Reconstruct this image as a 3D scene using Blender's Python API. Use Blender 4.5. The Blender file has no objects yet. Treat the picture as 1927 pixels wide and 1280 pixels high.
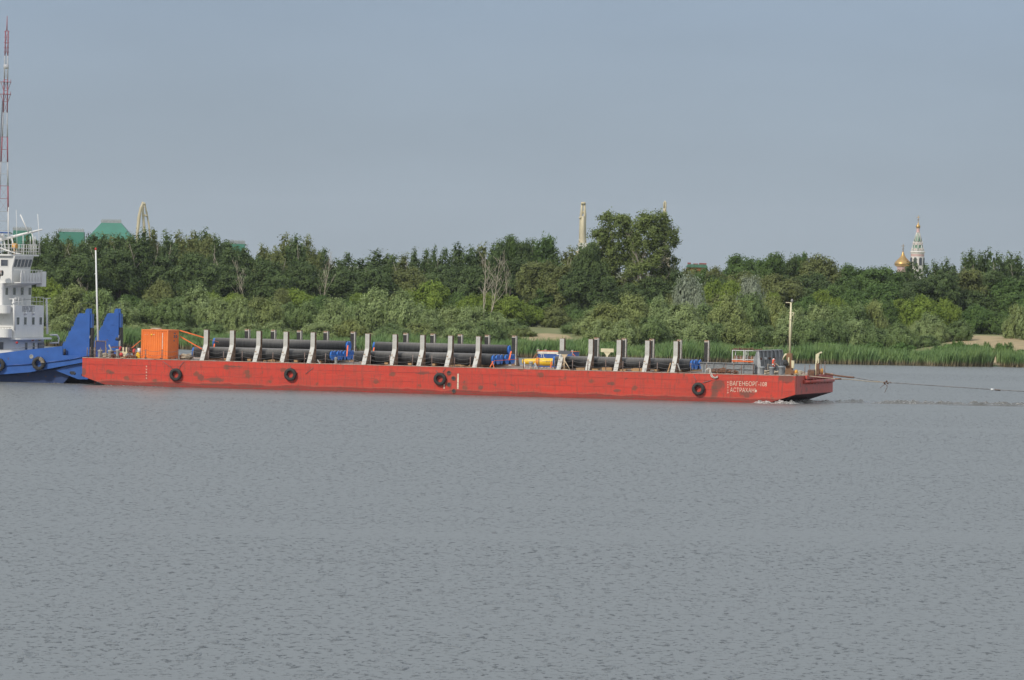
import bpy, math, random
import numpy as np
from mathutils import Matrix, Vector
PI = math.pi
SC = bpy.context.scene
COL = SC.collection

# ------------------------------------------------------------------ camera, light, exposure
F, CH = 11000.0, 11.4            # focal length in photo pixels, camera height in metres
ROLL, HOR, TH = 1.2, 500.0, math.radians(15.3)
cam_d = bpy.data.cameras.new('camera'); cam = bpy.data.objects.new('camera', cam_d); COL.objects.link(cam)
cam_d.sensor_width = 36; cam_d.lens = F / 1927 * 36; cam_d.clip_start = 1; cam_d.clip_end = 20000
CR = Matrix.Rotation(PI/2 - math.atan((640-HOR)/F), 4, 'X') @ Matrix.Rotation(math.radians(ROLL), 4, 'Z')
cam.matrix_world = Matrix.Translation((0, 0, CH)) @ CR
SC.camera = cam

SUN_EL, SUN_AZ = math.radians(36), math.radians(-142)      # azimuth from +Y towards +X
world = bpy.data.worlds.new('World'); SC.world = world; world.use_nodes = True
wn, wl = world.node_tree.nodes, world.node_tree.links
wn.clear()
w_out = wn.new('ShaderNodeOutputWorld'); w_bg = wn.new('ShaderNodeBackground'); w_bg.inputs[1].default_value = 0.1
sky = wn.new('ShaderNodeTexSky'); sky.sky_type = 'NISHITA'; sky.sun_disc = False
sky.sun_elevation = SUN_EL; sky.sun_rotation = SUN_AZ
tc = wn.new('ShaderNodeTexCoord'); sep = wn.new('ShaderNodeSeparateXYZ'); wl.new(tc.outputs['Generated'], sep.inputs[0])
rmp = wn.new('ShaderNodeValToRGB'); cr = rmp.color_ramp      # high cloud deck: darker, bluer at the horizon, bright overhead
wl.new(sep.outputs[2], rmp.inputs[0])
stops = [(0.0, (3.45, 4.15, 4.75)), (0.012, (3.30, 4.08, 4.85)), (0.045, (2.75, 3.60, 4.75)), (0.16, (4.9, 5.6, 6.4)), (0.5, (8.8, 9.3, 10.1)), (1.0, (9.8, 10.3, 10.9))]
cr.elements[0].position = 0; cr.elements[1].position = 1
for i, (p, c) in enumerate(stops):
    e = cr.elements[0] if i == 0 else (cr.elements[-1] if i == len(stops)-1 else cr.elements.new(p))
    e.position = p; e.color = (c[0]/12, c[1]/12, c[2]/12, 1)
sc8 = wn.new('ShaderNodeVectorMath'); sc8.operation = 'SCALE'; sc8.inputs['Scale'].default_value = 12
wl.new(rmp.outputs[0], sc8.inputs[0])
mp = wn.new('ShaderNodeMapping'); mp.inputs['Scale'].default_value = (7, 7, 26); wl.new(tc.outputs['Generated'], mp.inputs[0])
nz = wn.new('ShaderNodeTexNoise'); nz.inputs['Scale'].default_value = 1.3; nz.inputs['Detail'].default_value = 4; wl.new(mp.outputs[0], nz.inputs[0])
mr = wn.new('ShaderNodeMapRange'); mr.inputs[1].default_value = 0.3; mr.inputs[2].default_value = 0.7; mr.inputs[3].default_value = 0.92; mr.inputs[4].default_value = 1.08
wl.new(nz.outputs[0], mr.inputs[0])
sc9 = wn.new('ShaderNodeVectorMath'); sc9.operation = 'SCALE'; wl.new(sc8.outputs[0], sc9.inputs[0]); wl.new(mr.outputs[0], sc9.inputs['Scale'])
mx = wn.new('ShaderNodeMixRGB'); mx.inputs[0].default_value = 0.93
wl.new(sky.outputs[0], mx.inputs[1]); wl.new(sc9.outputs[0], mx.inputs[2]); wl.new(mx.outputs[0], w_bg.inputs[0]); wl.new(w_bg.outputs[0], w_out.inputs[0])
sun_d = bpy.data.lights.new('sun', 'SUN'); sun_d.energy = 2.7; sun_d.angle = math.radians(5); sun_d.color = (1, 0.93, 0.82)
sun = bpy.data.objects.new('sun', sun_d); COL.objects.link(sun)
sd = Vector((math.sin(SUN_AZ)*math.cos(SUN_EL), math.cos(SUN_AZ)*math.cos(SUN_EL), math.sin(SUN_EL)))
sun.rotation_euler = sd.to_track_quat('Z', 'Y').to_euler()
SC.view_settings.view_transform = 'Standard'; SC.view_settings.look = 'None'
SC.view_settings.exposure = 0; SC.view_settings.gamma = 1; SC.view_settings.use_curve_mapping = False

# ------------------------------------------------------------------ photo pixel -> place
C0 = Vector((0, 0, CH)); R3 = CR.to_3x3()
def ray(x, y): return R3 @ Vector(((x-963.5)/F, (640-y)/F, -1))
def at(x, y, Y):
    d = ray(x, y); return C0 + d*(Y/d.y)
def hit(x, y, z=0.0):
    d = ray(x, y); return C0 + d*((z-CH)/d.z)
UH = Vector((math.cos(TH), -math.sin(TH), 0)); VH = Vector((math.sin(TH), math.cos(TH), 0))
DK = 2.4                                             # deck height
BO = hit(1497, 708, DK); BO.z = 0                    # near bow corner of the barge = origin of the barge frame (u along, v across, z up)
def loc(x, y, v):                                    # pixel on the plane v = const -> (u, z)
    d = ray(x, y); t = (v + (BO-C0).dot(VH)) / d.dot(VH); P = C0 + d*t
    return ((P-BO).dot(UH), P.z)
def locu(x, y, u):                                   # pixel on the plane u = const -> (v, z)
    d = ray(x, y); t = (u + (BO-C0).dot(UH)) / d.dot(UH); P = C0 + d*t
    return ((P-BO).dot(VH), P.z)
def W(u, v, z): return BO + UH*u + VH*v + Vector((0, 0, z))

# ------------------------------------------------------------------ mesh building
class MB:
    def __init__(s): s.v = []; s.f = []; s.sm = []; s.mi = []; s.m = 0
    def add(s, vs, fs, smooth=False):
        b = len(s.v); s.v += [tuple(p) for p in vs]
        for f in fs: s.f.append(tuple(b+i for i in f)); s.sm.append(smooth); s.mi.append(s.m)
        return s
    def box(s, a, b):
        x0, y0, z0 = [min(a[i], b[i]) for i in range(3)]; x1, y1, z1 = [max(a[i], b[i]) for i in range(3)]
        return s.add([(x0,y0,z0),(x1,y0,z0),(x1,y1,z0),(x0,y1,z0),(x0,y0,z1),(x1,y0,z1),(x1,y1,z1),(x0,y1,z1)],
              [(3,2,1,0),(4,5,6,7),(0,1,5,4),(1,2,6,5),(2,3,7,6),(3,0,4,7)])
    def cb(s, c, d): return s.box([c[i]-d[i]/2 for i in range(3)], [c[i]+d[i]/2 for i in range(3)])
    def prism(s, pts, v0, v1, ax=1):                 # polygon in the plane perpendicular to axis ax
        n = len(pts)
        def P(p, v): return {1: (p[0], v, p[1]), 0: (v, p[0], p[1]), 2: (p[0], p[1], v)}[ax]
        return s.add([P(p, v0) for p in pts] + [P(p, v1) for p in pts],
              [tuple(range(n)), tuple(range(2*n-1, n-1, -1))] + [(i, i+n, (i+1) % n+n, (i+1) % n) for i in range(n)])
    def tube(s, pts, r, n=8, caps=True, closed=False, smooth=True):
        pts = [Vector(p) for p in pts]; m = len(pts); rs = r if isinstance(r, (list, tuple)) else [r]*m
        vs = []; prev = None
        for i, p in enumerate(pts):
            if closed: t = pts[(i+1) % m]-pts[i-1]
            else: t = pts[min(i+1, m-1)]-pts[max(i-1, 0)]
            t.normalize()
            a = prev if prev is not None else (Vector((0, 0, 1)) if abs(t.z) < .9 else Vector((1, 0, 0)))
            x = a - t*a.dot(t); x.normalize(); y = t.cross(x); prev = x
            for k in range(n):
                g = 2*PI*k/n; vs.append(p + (x*math.cos(g)+y*math.sin(g))*rs[i])
        fs = []
        for i in range(m if closed else m-1):
            j = (i+1) % m
            for k in range(n): k2 = (k+1) % n; fs.append((i*n+k, i*n+k2, j*n+k2, j*n+k))
        s.add(vs, fs, smooth)
        if caps and not closed:
            b = len(s.v)-m*n
            s.f.append(tuple(b+k for k in range(n-1, -1, -1))); s.sm.append(False); s.mi.append(s.m)
            s.f.append(tuple(b+(m-1)*n+k for k in range(n))); s.sm.append(False); s.mi.append(s.m)
        return s
    def lathe(s, c, prof, n=20, axis='z', smooth=True):   # prof: (r, h)
        vs = []
        for r, h in prof:
            for k in range(n):
                g = 2*PI*k/n; a, b = r*math.cos(g), r*math.sin(g)
                vs.append({'z': (c[0]+a, c[1]+b, c[2]+h), 'x': (c[0]+h, c[1]+a, c[2]+b), 'y': (c[0]+a, c[1]-h, c[2]+b)}[axis])
        fs = [(i*n+k, i*n+(k+1) % n, (i+1)*n+(k+1) % n, (i+1)*n+k) for i in range(len(prof)-1) for k in range(n)]
        return s.add(vs, fs, smooth)
    def ball(s, c, r, n=12):
        r = r if isinstance(r, (list, tuple)) else (r, r, r); vs = []; m = n//2
        for i in range(m+1):
            p = PI*i/m
            for k in range(n):
                g = 2*PI*k/n; vs.append((c[0]+r[0]*math.sin(p)*math.cos(g), c[1]+r[1]*math.sin(p)*math.sin(g), c[2]-r[2]*math.cos(p)))
        return s.add(vs, [(i*n+k, i*n+(k+1) % n, (i+1)*n+(k+1) % n, (i+1)*n+k) for i in range(m) for k in range(n)], True)
    def torus(s, c, R, r, axis='y', n=28, m=10, sq=1.0):
        pts = []
        for k in range(n):
            g = 2*PI*k/n; a, b = R*math.cos(g), R*math.sin(g)
            pts.append({'y': (c[0]+a, c[1], c[2]+b), 'z': (c[0]+a, c[1]+b, c[2]), 'x': (c[0], c[1]+a, c[2]+b)}[axis])
        return s.tube(pts, r, m, closed=True)
    def build(s, name, mat, parent=None, org=None, frame='B'):
        return mk(name, s, mat, parent, org, frame)

ORG = {}
def place(o, org, frame):
    ORG[o.name] = (org, frame)
    if frame == 'B': o.location = W(*org); o.rotation_euler = (0, 0, -TH)
    else: o.location = org
def mk(name, mb, mat, parent=None, org=None, frame='B'):
    me = bpy.data.meshes.new(name); o = bpy.data.objects.new(name, me); COL.objects.link(o)
    if parent is not None:
        o.parent = parent; og, fr = ORG[parent.name]; ORG[o.name] = (og, fr)
    else:
        if org is None:
            a = np.array(mb.v); org = (float(a[:,0].mean()), float(a[:,1].mean()), float(a[:,2].min()))
        og = org; place(o, org, frame)
    vs = [(p[0]-og[0], p[1]-og[1], p[2]-og[2]) for p in mb.v]
    me.from_pydata(vs, [], mb.f); me.update()
    me.polygons.foreach_set('use_smooth', mb.sm)
    ms = mat if isinstance(mat, (list, tuple)) else [mat]
    for q in ms: me.materials.append(q)
    if len(ms) > 1: me.polygons.foreach_set('material_index', mb.mi)
    return o
def tag(o, label=None, cat=None, group=None, kind=None):
    if label: o['label'] = label
    if cat: o['category'] = cat
    if group: o['group'] = group
    if kind: o['kind'] = kind
    return o
def thing(name, label, cat, org, group=None, frame='B'):
    o = bpy.data.objects.new(name, None); COL.objects.link(o); o.empty_display_size = .2
    place(o, org, frame); return tag(o, label, cat, group)
def copy_thing(src, org, label, rot=0.0, frame='B'):
    r = src.copy(); COL.objects.link(r); place(r, org, frame)
    if rot: r.rotation_euler.z += rot
    r['label'] = label
    def rec(a, b):
        for ch in a.children:
            c = ch.copy(); COL.objects.link(c); c.parent = b; ORG[c.name] = ORG[r.name]; rec(ch, c)
    rec(src, r); return r

# ------------------------------------------------------------------ materials
def newmat(name):
    m = bpy.data.materials.new(name); m.use_nodes = True; n = m.node_tree.nodes
    return m, n, m.node_tree.links, n['Principled BSDF']
def noise(n, l, vec, scale, detail=4, rough=.55):
    t = n.new('ShaderNodeTexNoise'); t.inputs['Scale'].default_value = scale; t.inputs['Detail'].default_value = detail; t.inputs['Roughness'].default_value = rough
    l.new(vec, t.inputs['Vector']); return t.outputs[0]
def mapping(n, l, sc, rot=(0,0,0)):
    t = n.new('ShaderNodeTexCoord'); m = n.new('ShaderNodeMapping'); m.inputs['Scale'].default_value = sc; m.inputs['Rotation'].default_value = rot
    l.new(t.outputs['Object'], m.inputs[0]); return m.outputs[0]
def mrange(n, l, v, a, b, c=0, d=1):
    t = n.new('ShaderNodeMapRange'); l.new(v, t.inputs[0])
    for i, q in enumerate((a, b, c, d)): t.inputs[i+1].default_value = q
    return t.outputs[0]
def mixc(n, l, fac, a, b, mode='MIX'):
    t = n.new('ShaderNodeMixRGB'); t.blend_type = mode
    for i, q in enumerate((fac, a, b)):
        if isinstance(q, (int, float)): t.inputs[i].default_value = q
        elif isinstance(q, tuple): t.inputs[i].default_value = (*q, 1)
        else: l.new(q, t.inputs[i])
    return t.outputs[0]
def math_(n, l, op, a, b=None):
    t = n.new('ShaderNodeMath'); t.operation = op
    for i, q in enumerate((a, b)):
        if q is None: continue
        if isinstance(q, (int, float)): t.inputs[i].default_value = q
        else: l.new(q, t.inputs[i])
    return t.outputs[0]
def bump(n, l, p, h, dist, st=.5):
    b = n.new('ShaderNodeBump'); b.inputs['Strength'].default_value = st; b.inputs['Distance'].default_value = dist
    l.new(h, b.inputs['Height']); l.new(b.outputs[0], p.inputs['Normal'])
_M = {}
def paint(name, c, c2=None, rough=.55, metal=0.0, sc=2.0, amt=(.35, .65), rust=0.0, rustc=(.16, .07, .03), streak=False):
    if name in _M: return _M[name]
    m, n, l, p = newmat(name)
    v = mapping(n, l, (1, 1, 1))
    c2 = c2 or tuple(x*.72 for x in c)
    col = mixc(n, l, mrange(n, l, noise(n, l, v, sc), *amt), c, c2)
    if rust > 0:
        rv = mapping(n, l, (3, 3, .7) if streak else (1, 1, 1))
        rn = noise(n, l, rv, 2.2, 6, .65)
        t = .68 - rust*.3
        col = mixc(n, l, mrange(n, l, rn, t, t+.06), col, mixc(n, l, noise(n, l, v, 9), rustc, tuple(x*.5 for x in rustc)))
    l.new(col, p.inputs['Base Color']); p.inputs['Roughness'].default_value = rough; p.inputs['Metallic'].default_value = metal
    bump(n, l, p, noise(n, l, v, 14, 3), .01, .25)
    _M[name] = m; return m

# hull paint of the barge: scuffed red with rust, pale scratches, darker growth along the waterline
def hull_red(name, spots=(), base=(.57, .040, .019), tint=1.0):
    m, n, l, p = newmat(name)
    v1 = mapping(n, l, (1, 1, 1)); vh = mapping(n, l, (.22, .3, 2.6)); vv = mapping(n, l, (2.2, 2.2, .35))
    b = tuple(x*tint for x in base)
    col = mixc(n, l, mrange(n, l, noise(n, l, v1, .35, 5), .35, .65), b, (b[0]*.84, b[1]*1.1, b[2]*1.2))
    col = mixc(n, l, mrange(n, l, noise(n, l, vh, 1.6, 7, .68), .52, .74, 0, .35), col, (.60, .13, .07))
    col = mixc(n, l, mrange(n, l, noise(n, l, vh, 3.3, 7, .7), .56, .66, 0, .55), col, (.26, .035, .03))
    col = mixc(n, l, mrange(n, l, noise(n, l, vv, 2.3, 6, .65), .50, .68, 0, .65), col, (.22, .055, .035))
    col = mixc(n, l, mrange(n, l, noise(n, l, v1, 1.3, 8, .72), .60, .66, 0, .8), col, (.13, .06, .035))
    vr = n.new('ShaderNodeTexVoronoi'); vr.inputs['Scale'].default_value = .55; l.new(mapping(n, l, (1, 1, 1.3)), vr.inputs['Vector'])
    sd_ = math_(n, l, 'ADD', vr.outputs['Distance'], math_(n, l, 'MULTIPLY', noise(n, l, v1, 3.0, 5, .7), .34))
    col = mixc(n, l, mrange(n, l, sd_, .36, .29, 0, .75), col, (.15, .065, .035))      # knocks and chips
    sp = n.new('ShaderNodeSeparateXYZ'); l.new(mapping(n, l, (1, 1, 1)), sp.inputs[0])
    rag = noise(n, l, v1, 2.2, 6, .7)
    for (su, sz, ru, rz) in spots:                       # scrapes down to rusty steel
        du = math_(n, l, 'MULTIPLY', math_(n, l, 'SUBTRACT', sp.outputs[0], su), 1/ru)
        dz = math_(n, l, 'MULTIPLY', math_(n, l, 'SUBTRACT', sp.outputs[2], sz), 1/rz)
        r2 = math_(n, l, 'ADD', math_(n, l, 'MULTIPLY', du, du), math_(n, l, 'MULTIPLY', dz, dz))
        k = math_(n, l, 'ADD', r2, math_(n, l, 'MULTIPLY', rag, 1.9))
        col = mixc(n, l, mrange(n, l, k, 1.55, 1.2, 0, .78), col, (.13, .06, .04))
    wav = math_(n, l, 'ADD', sp.outputs[2], math_(n, l, 'MULTIPLY', noise(n, l, mapping(n, l, (.5, .5, .5)), 1.0, 5), .45))
    col = mixc(n, l, mrange(n, l, wav, .64, .58, 0, .85), col, mixc(n, l, mrange(n, l, noise(n, l, vh, 3, 5), .4, .6), (.26, .018, .012), (.12, .04, .025)))
    col = mixc(n, l, mrange(n, l, math_(n, l, 'ABSOLUTE', math_(n, l, 'SUBTRACT', wav, .67)), .05, .01, 0, .5), col, (.30, .12, .08))
    l.new(col, p.inputs['Base Color']); p.inputs['Roughness'].default_value = .5
    bump(n, l, p, noise(n, l, mapping(n, l, (.5, .5, .7)), 1.2, 5), .08, .35)
    return m

M_blue = paint('tug_blue', (.018, .085, .31), (.025, .105, .37), .4, sc=1.2, rust=.05)
M_blueD = paint('tug_blue_underside', (.015, .06, .24), (.02, .08, .28), .5, sc=1.2, rust=.1)
M_white = paint('tug_white', (.74, .74, .72), (.66, .67, .66), .5, sc=1.0, rust=.02)
M_glass = paint('dark_glass', (.05, .06, .08), (.09, .10, .12), .12)
M_black = paint('black_rubber', (.018, .018, .018), (.035, .033, .03), .75, sc=3)
M_pipe = None
M_rust = paint('rusty_steel', (.19, .095, .055), (.10, .05, .03), .85, sc=5)
M_rail = paint('rusty_rail', (.15, .085, .06), (.24, .2, .18), .8, sc=6)
M_grey = paint('grey_steel', (.25, .265, .27), (.19, .2, .205), .6, sc=2, rust=.25)
M_cream = paint('cream_paint', (.70, .64, .42), (.6, .54, .36), .5, sc=3, rust=.12)
M_post = paint('stanchion_paint', (.53, .52, .48), (.44, .43, .39), .6, sc=2, rust=.28, rustc=(.34, .22, .13))
M_postw = paint('stanchion_web', (.36, .25, .17), (.22, .13, .08), .8, sc=4, rust=.5, rustc=(.2, .1, .05), streak=True)
M_cap = paint('blue_plastic', (.04, .19, .60), (.03, .15, .5), .35, sc=4)
M_orange = paint('orange_paint', (.86, .22, .035), (.78, .18, .03), .5, sc=1.2, rust=.03)
M_orstrap = paint('orange_webbing', (.85, .17, .04), None, .7)
M_yellow = paint('yellow_paint', (.80, .50, .02), (.7, .42, .02), .4)
M_wood = paint('raw_timber', (.48, .30, .15), (.36, .21, .10), .85, sc=6)
M_rope = paint('natural_rope', (.50, .43, .32), (.36, .30, .22), .95, sc=8)
M_wire = paint('steel_wire', (.10, .10, .10), (.2, .19, .18), .6)
M_deck = paint('deck_steel', (.22, .17, .14), (.30, .25, .21), .85, sc=1.5, rust=.3)
M_letter = paint('letter_paint', (.74, .66, .50), (.6, .45, .34), .6, sc=7, amt=(.45, .7))
M_dark = paint('dark_paint', (.03, .035, .05), None, .6)
M_contb = paint('container_blue', (.032, .10, .33), (.025, .08, .28), .45, sc=1.5)
M_red = paint('red_paint', (.6, .04, .03), None, .5)
M_mastw = paint('mast_white', (.5, .5, .52), None, .6)
M_mastr = paint('mast_red', (.36, .08, .10), None, .6)
M_cablebk = paint('cable_dark', (.12, .13, .16), None, .7)

def pipe_mat():
    m, n, l, p = newmat('black_coating')
    v = mapping(n, l, (1, 1, 1)); rv = mapping(n, l, (12, .6, .6))
    col = mixc(n, l, mrange(n, l, noise(n, l, rv, 1.5, 3), .4, .65), (.020, .021, .023), (.045, .045, .044))
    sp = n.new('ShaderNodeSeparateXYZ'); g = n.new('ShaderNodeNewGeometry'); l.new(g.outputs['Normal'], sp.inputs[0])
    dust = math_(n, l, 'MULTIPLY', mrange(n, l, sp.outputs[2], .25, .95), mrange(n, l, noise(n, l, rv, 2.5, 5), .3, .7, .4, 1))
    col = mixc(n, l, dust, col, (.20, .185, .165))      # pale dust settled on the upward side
    l.new(col, p.inputs['Base Color']); p.inputs['Roughness'].default_value = .6
    bump(n, l, p, noise(n, l, mapping(n, l, (14, .5, .5)), 1.2, 2), .02, .5)
    return m
M_pipe = pipe_mat()

# ------------------------------------------------------------------ water
def water():
    m, n, l, p = newmat('river_water')
    tcn = n.new('ShaderNodeTexCoord')
    def mpn(sc, rz=0):
        q = n.new('ShaderNodeMapping'); q.inputs['Scale'].default_value = sc; q.inputs['Rotation'].default_value = (0, 0, rz)
        l.new(tcn.outputs['Object'], q.inputs[0]); return q.outputs[0]
    patch = mrange(n, l, noise(n, l, mpn((.007, .03, 1), .12), 1, 5, .62), .42, .58, .15, 1.5)
    base = noise(n, l, mpn((1, 1, 1), .2), 1.3, 3, .6)
    pk = lambda v, t: math_(n, l, 'MAXIMUM', math_(n, l, 'SUBTRACT', v, t), 0.0)
    peak = pk(noise(n, l, mpn((3.6, 2.0, 1), .12), 1.0, 3, .6), .60)
    peak2 = pk(noise(n, l, mpn((2.6, .85, 1), -.1), 1.0, 4, .65), .60)
    peak3 = pk(noise(n, l, mpn((1.1, .26, 1), .06), 1.0, 4, .65), .60)
    peak2 = math_(n, l, 'ADD', peak2, math_(n, l, 'MULTIPLY', peak3, .25))
    h = math_(n, l, 'ADD', math_(n, l, 'MULTIPLY', base, .06), math_(n, l, 'MULTIPLY', math_(n, l, 'ADD', math_(n, l, 'MULTIPLY', peak, 2.4), math_(n, l, 'MULTIPLY', peak2, 4.4)), patch))
    b = n.new('ShaderNodeBump'); b.inputs['Strength'].default_value = 1; b.inputs['Distance'].default_value = 1.0
    l.new(h, b.inputs['Height']); l.new(b.outputs[0], p.inputs['Normal'])
    p.inputs['Base Color'].default_value = (.124, .133, .129, 1)
    p.inputs['Roughness'].default_value = .36; p.inputs['IOR'].default_value = 1.333
    return m
M_water = water()
mb = MB(); xs = np.linspace(-1500, 1500, 13); ys = np.concatenate([[-60, 60, 150], np.linspace(250, 1200, 12)])
mb.add([(x, y, 0) for y in ys for x in xs], [(j*13+i, j*13+i+1, (j+1)*13+i+1, (j+1)*13+i) for j in range(len(ys)-1) for i in range(12)])
tag(mb.build('river_water', M_water, org=(0, 0, 0), frame='W'), 'grey rippled river water', None, None, 'structure')

# ------------------------------------------------------------------ far bank
BKX = [-400, -49, 0, 22, 62, 90, 400]; _bk = [hit(255, 655), hit(1300, 681), hit(1900, 691)]
def ybank(x):
    return float(np.interp(x, [-500, _bk[0].x, _bk[1].x, _bk[2].x, 500], [_bk[0].y, _bk[0].y, _bk[1].y, _bk[2].y, _bk[2].y])) + 1.1*math.sin(x*.21) + .6*math.sin(x*.53+1)
def hz(x, y): return math.sin(x*.09+.3)*math.cos(y*.07+1)*.35 + math.sin(x*.23+y*.19)*.15
DUNE = None
def zt(x, y):
    d = y - ybank(x)
    if d < 3: return -.9 + (d+7)*.11 if d > -7 else -.9 - (-7-d)*.05
    t = min(1, (d-3)/95); t = t**1.15*(1.6-.6*t)
    dn = 0.0
    if DUNE: q = ((x-DUNE[0])/9.5)**2; dn = 1.1*math.exp(-q*q)*max(0, min(1, (d-12)/26))*max(0, min(1, (110-d)/50))
    return .2 + dn + 2.5*t + hz(x, y)*.7*min(1, (d-3)/12)
def M_ground_():
    m, n, l, p = newmat('bank_soil_and_grass')
    v = mapping(n, l, (1, 1, 1)); sp = n.new('ShaderNodeSeparateXYZ'); l.new(v, sp.inputs[0])
    grass = mixc(n, l, mrange(n, l, noise(n, l, v, .4, 6, .65), .35, .65), (.10, .13, .035), (.19, .18, .07))
    sand = mixc(n, l, mrange(n, l, noise(n, l, v, .5, 6, .7), .35, .7), (.39, .29, .16), (.22, .18, .09))
    fac = None
    for (cx, cy, rx, ry) in SAND:
        a = math_(n, l, 'MULTIPLY', math_(n, l, 'SUBTRACT', sp.outputs[0], cx), 1/rx); b = math_(n, l, 'MULTIPLY', math_(n, l, 'SUBTRACT', sp.outputs[1], cy), 1/ry)
        r = math_(n, l, 'ADD', math_(n, l, 'ADD', math_(n, l, 'MULTIPLY', a, a), math_(n, l, 'MULTIPLY', b, b)), math_(n, l, 'MULTIPLY', noise(n, l, v, .35, 5), 1.0))
        q = mrange(n, l, r, 1.55, 1.35); fac = q if fac is None else math_(n, l, 'MAXIMUM', fac, q)
    l.new(mixc(n, l, fac, grass, sand), p.inputs['Base Color']); p.inputs['Roughness'].default_value = .95
    bump(n, l, p, noise(n, l, v, 1.2, 6), .3, .5)
    return m
def ground_at(px, py):                                # where a pixel's ray meets the terrain
    d = ray(px, py); t = 700.0
    while t < 1500:
        P = C0 + d*(t/d.y)
        if P.z <= zt(P.x, P.y): return P
        t += 1
    return P
ga = ground_at(1025, 638); gb = ground_at(1850, 652); gc = ground_at(1885, 672)
gq = at(1858, 660, 790); DUNE = (gq.x, 0)
gb = ground_at(1850, 652); gc = ground_at(1885, 672)
SAND = [(ga.x, ga.y, 3.6, 12), (gq.x, 785, 6.5, 30), (gc.x, gc.y-4, 3.0, 18)]
mb = MB()
gx = np.concatenate([[-4000, -1500, -600, -300, -200], np.arange(-140, 141, 2.5), [200, 300, 600, 1500, 4000]])
dy = np.concatenate([[-30, -15, -8, -5, -3, -1, 0, 1, 3], np.arange(5, 110, 3), [140, 200, 400, 800, 2000, 5000, 12000]])
vs = []
for d in dy:
    for x in gx:
        y = ybank(x)+d if d < 110 else 730+d
        vs.append((float(x), float(y), zt(x, y)))
nx = len(gx)
mb.add(vs, [(j*nx+i, j*nx+i+1, (j+1)*nx+i+1, (j+1)*nx+i) for j in range(len(dy)-1) for i in range(nx-1)], True)
tag(mb.build('river_bank_ground', M_ground_(), org=(0, 0, 0), frame='W'), 'low river bank of sand and rough grass', None, None, 'structure')

# ------------------------------------------------------------------ foliage
def leafmat(name, c1, c2, c3):
    m, n, l, p = newmat(name)
    at_ = n.new('ShaderNodeAttribute'); at_.attribute_name = 'tint'
    oi = n.new('ShaderNodeObjectInfo')
    col = mixc(n, l, mrange(n, l, at_.outputs['Fac'], 0, 1), c1, c2)
    col = mixc(n, l, mrange(n, l, oi.outputs['Random'], 0, 1, 0, .75), col, mixc(n, l, at_.outputs['Fac'], c3, c2))
    v = mapping(n, l, (1, 1, 1))
    col = mixc(n, l, mrange(n, l, noise(n, l, v, .55, 3), .4, .62, 0, .35), col, tuple(x*.55 for x in c1))
    l.new(col, p.inputs['Base Color']); p.inputs['Roughness'].default_value = .7
    p.inputs['Specular IOR Level'].default_value = .25
    tr = n.new('ShaderNodeBsdfTranslucent'); l.new(col, tr.inputs[0])
    ms = n.new('ShaderNodeMixShader'); ms.inputs[0].default_value = .25
    l.new(p.outputs[0], ms.inputs[1]); l.new(tr.outputs[0], ms.inputs[2]); l.new(ms.outputs[0], n['Material Output'].inputs[0])
    return m
L_willow = leafmat('willow_leaves', (.155, .22, .074), (.35, .43, .185), (.22, .25, .065))
L_wyel = leafmat('yellowish_willow_leaves', (.145, .19, .055), (.31, .36, .13), (.22, .235, .055))
L_wdeep = leafmat('deep_willow_leaves', (.10, .16, .048), (.24, .32, .12), (.14, .20, .05))
L_yellow = leafmat('yellow_green_leaves', (0.124, 0.193, 0.024), (0.247, 0.324, 0.054), (0.156, 0.207, 0.036))
L_poplar = leafmat('poplar_leaves', (0.056, 0.096, 0.033), (0.143, 0.200, 0.066), (0.083, 0.127, 0.037))
L_green = leafmat('broad_green_leaves', (0.060, 0.121, 0.029), (0.135, 0.216, 0.053), (0.090, 0.131, 0.037))
L_big = leafmat('tall_tree_leaves', (0.097, 0.143, 0.037), (0.221, 0.273, 0.077), (0.132, 0.164, 0.044))
L_olive = leafmat('olive_leaves', (0.113, 0.139, 0.042), (0.224, 0.255, 0.086), (0.149, 0.162, 0.053))
L_silver = leafmat('silver_leaves', (0.195, 0.228, 0.156), (0.390, 0.442, 0.324), (0.260, 0.276, 0.204))
L_shrub = leafmat('fresh_shrub_leaves', (0.078, 0.152, 0.034), (0.156, 0.262, 0.060), (0.091, 0.166, 0.036))
B_grey = paint('pale_bark', (.36, .32, .26), (.22, .19, .15), .9, sc=4)
B_dark = paint('dark_bark', (.11, .09, .07), (.06, .05, .04), .9, sc=4)
B_snag = paint('bleached_dead_wood', (.44, .39, .31), (.31, .27, .21), .9, sc=4)

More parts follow.
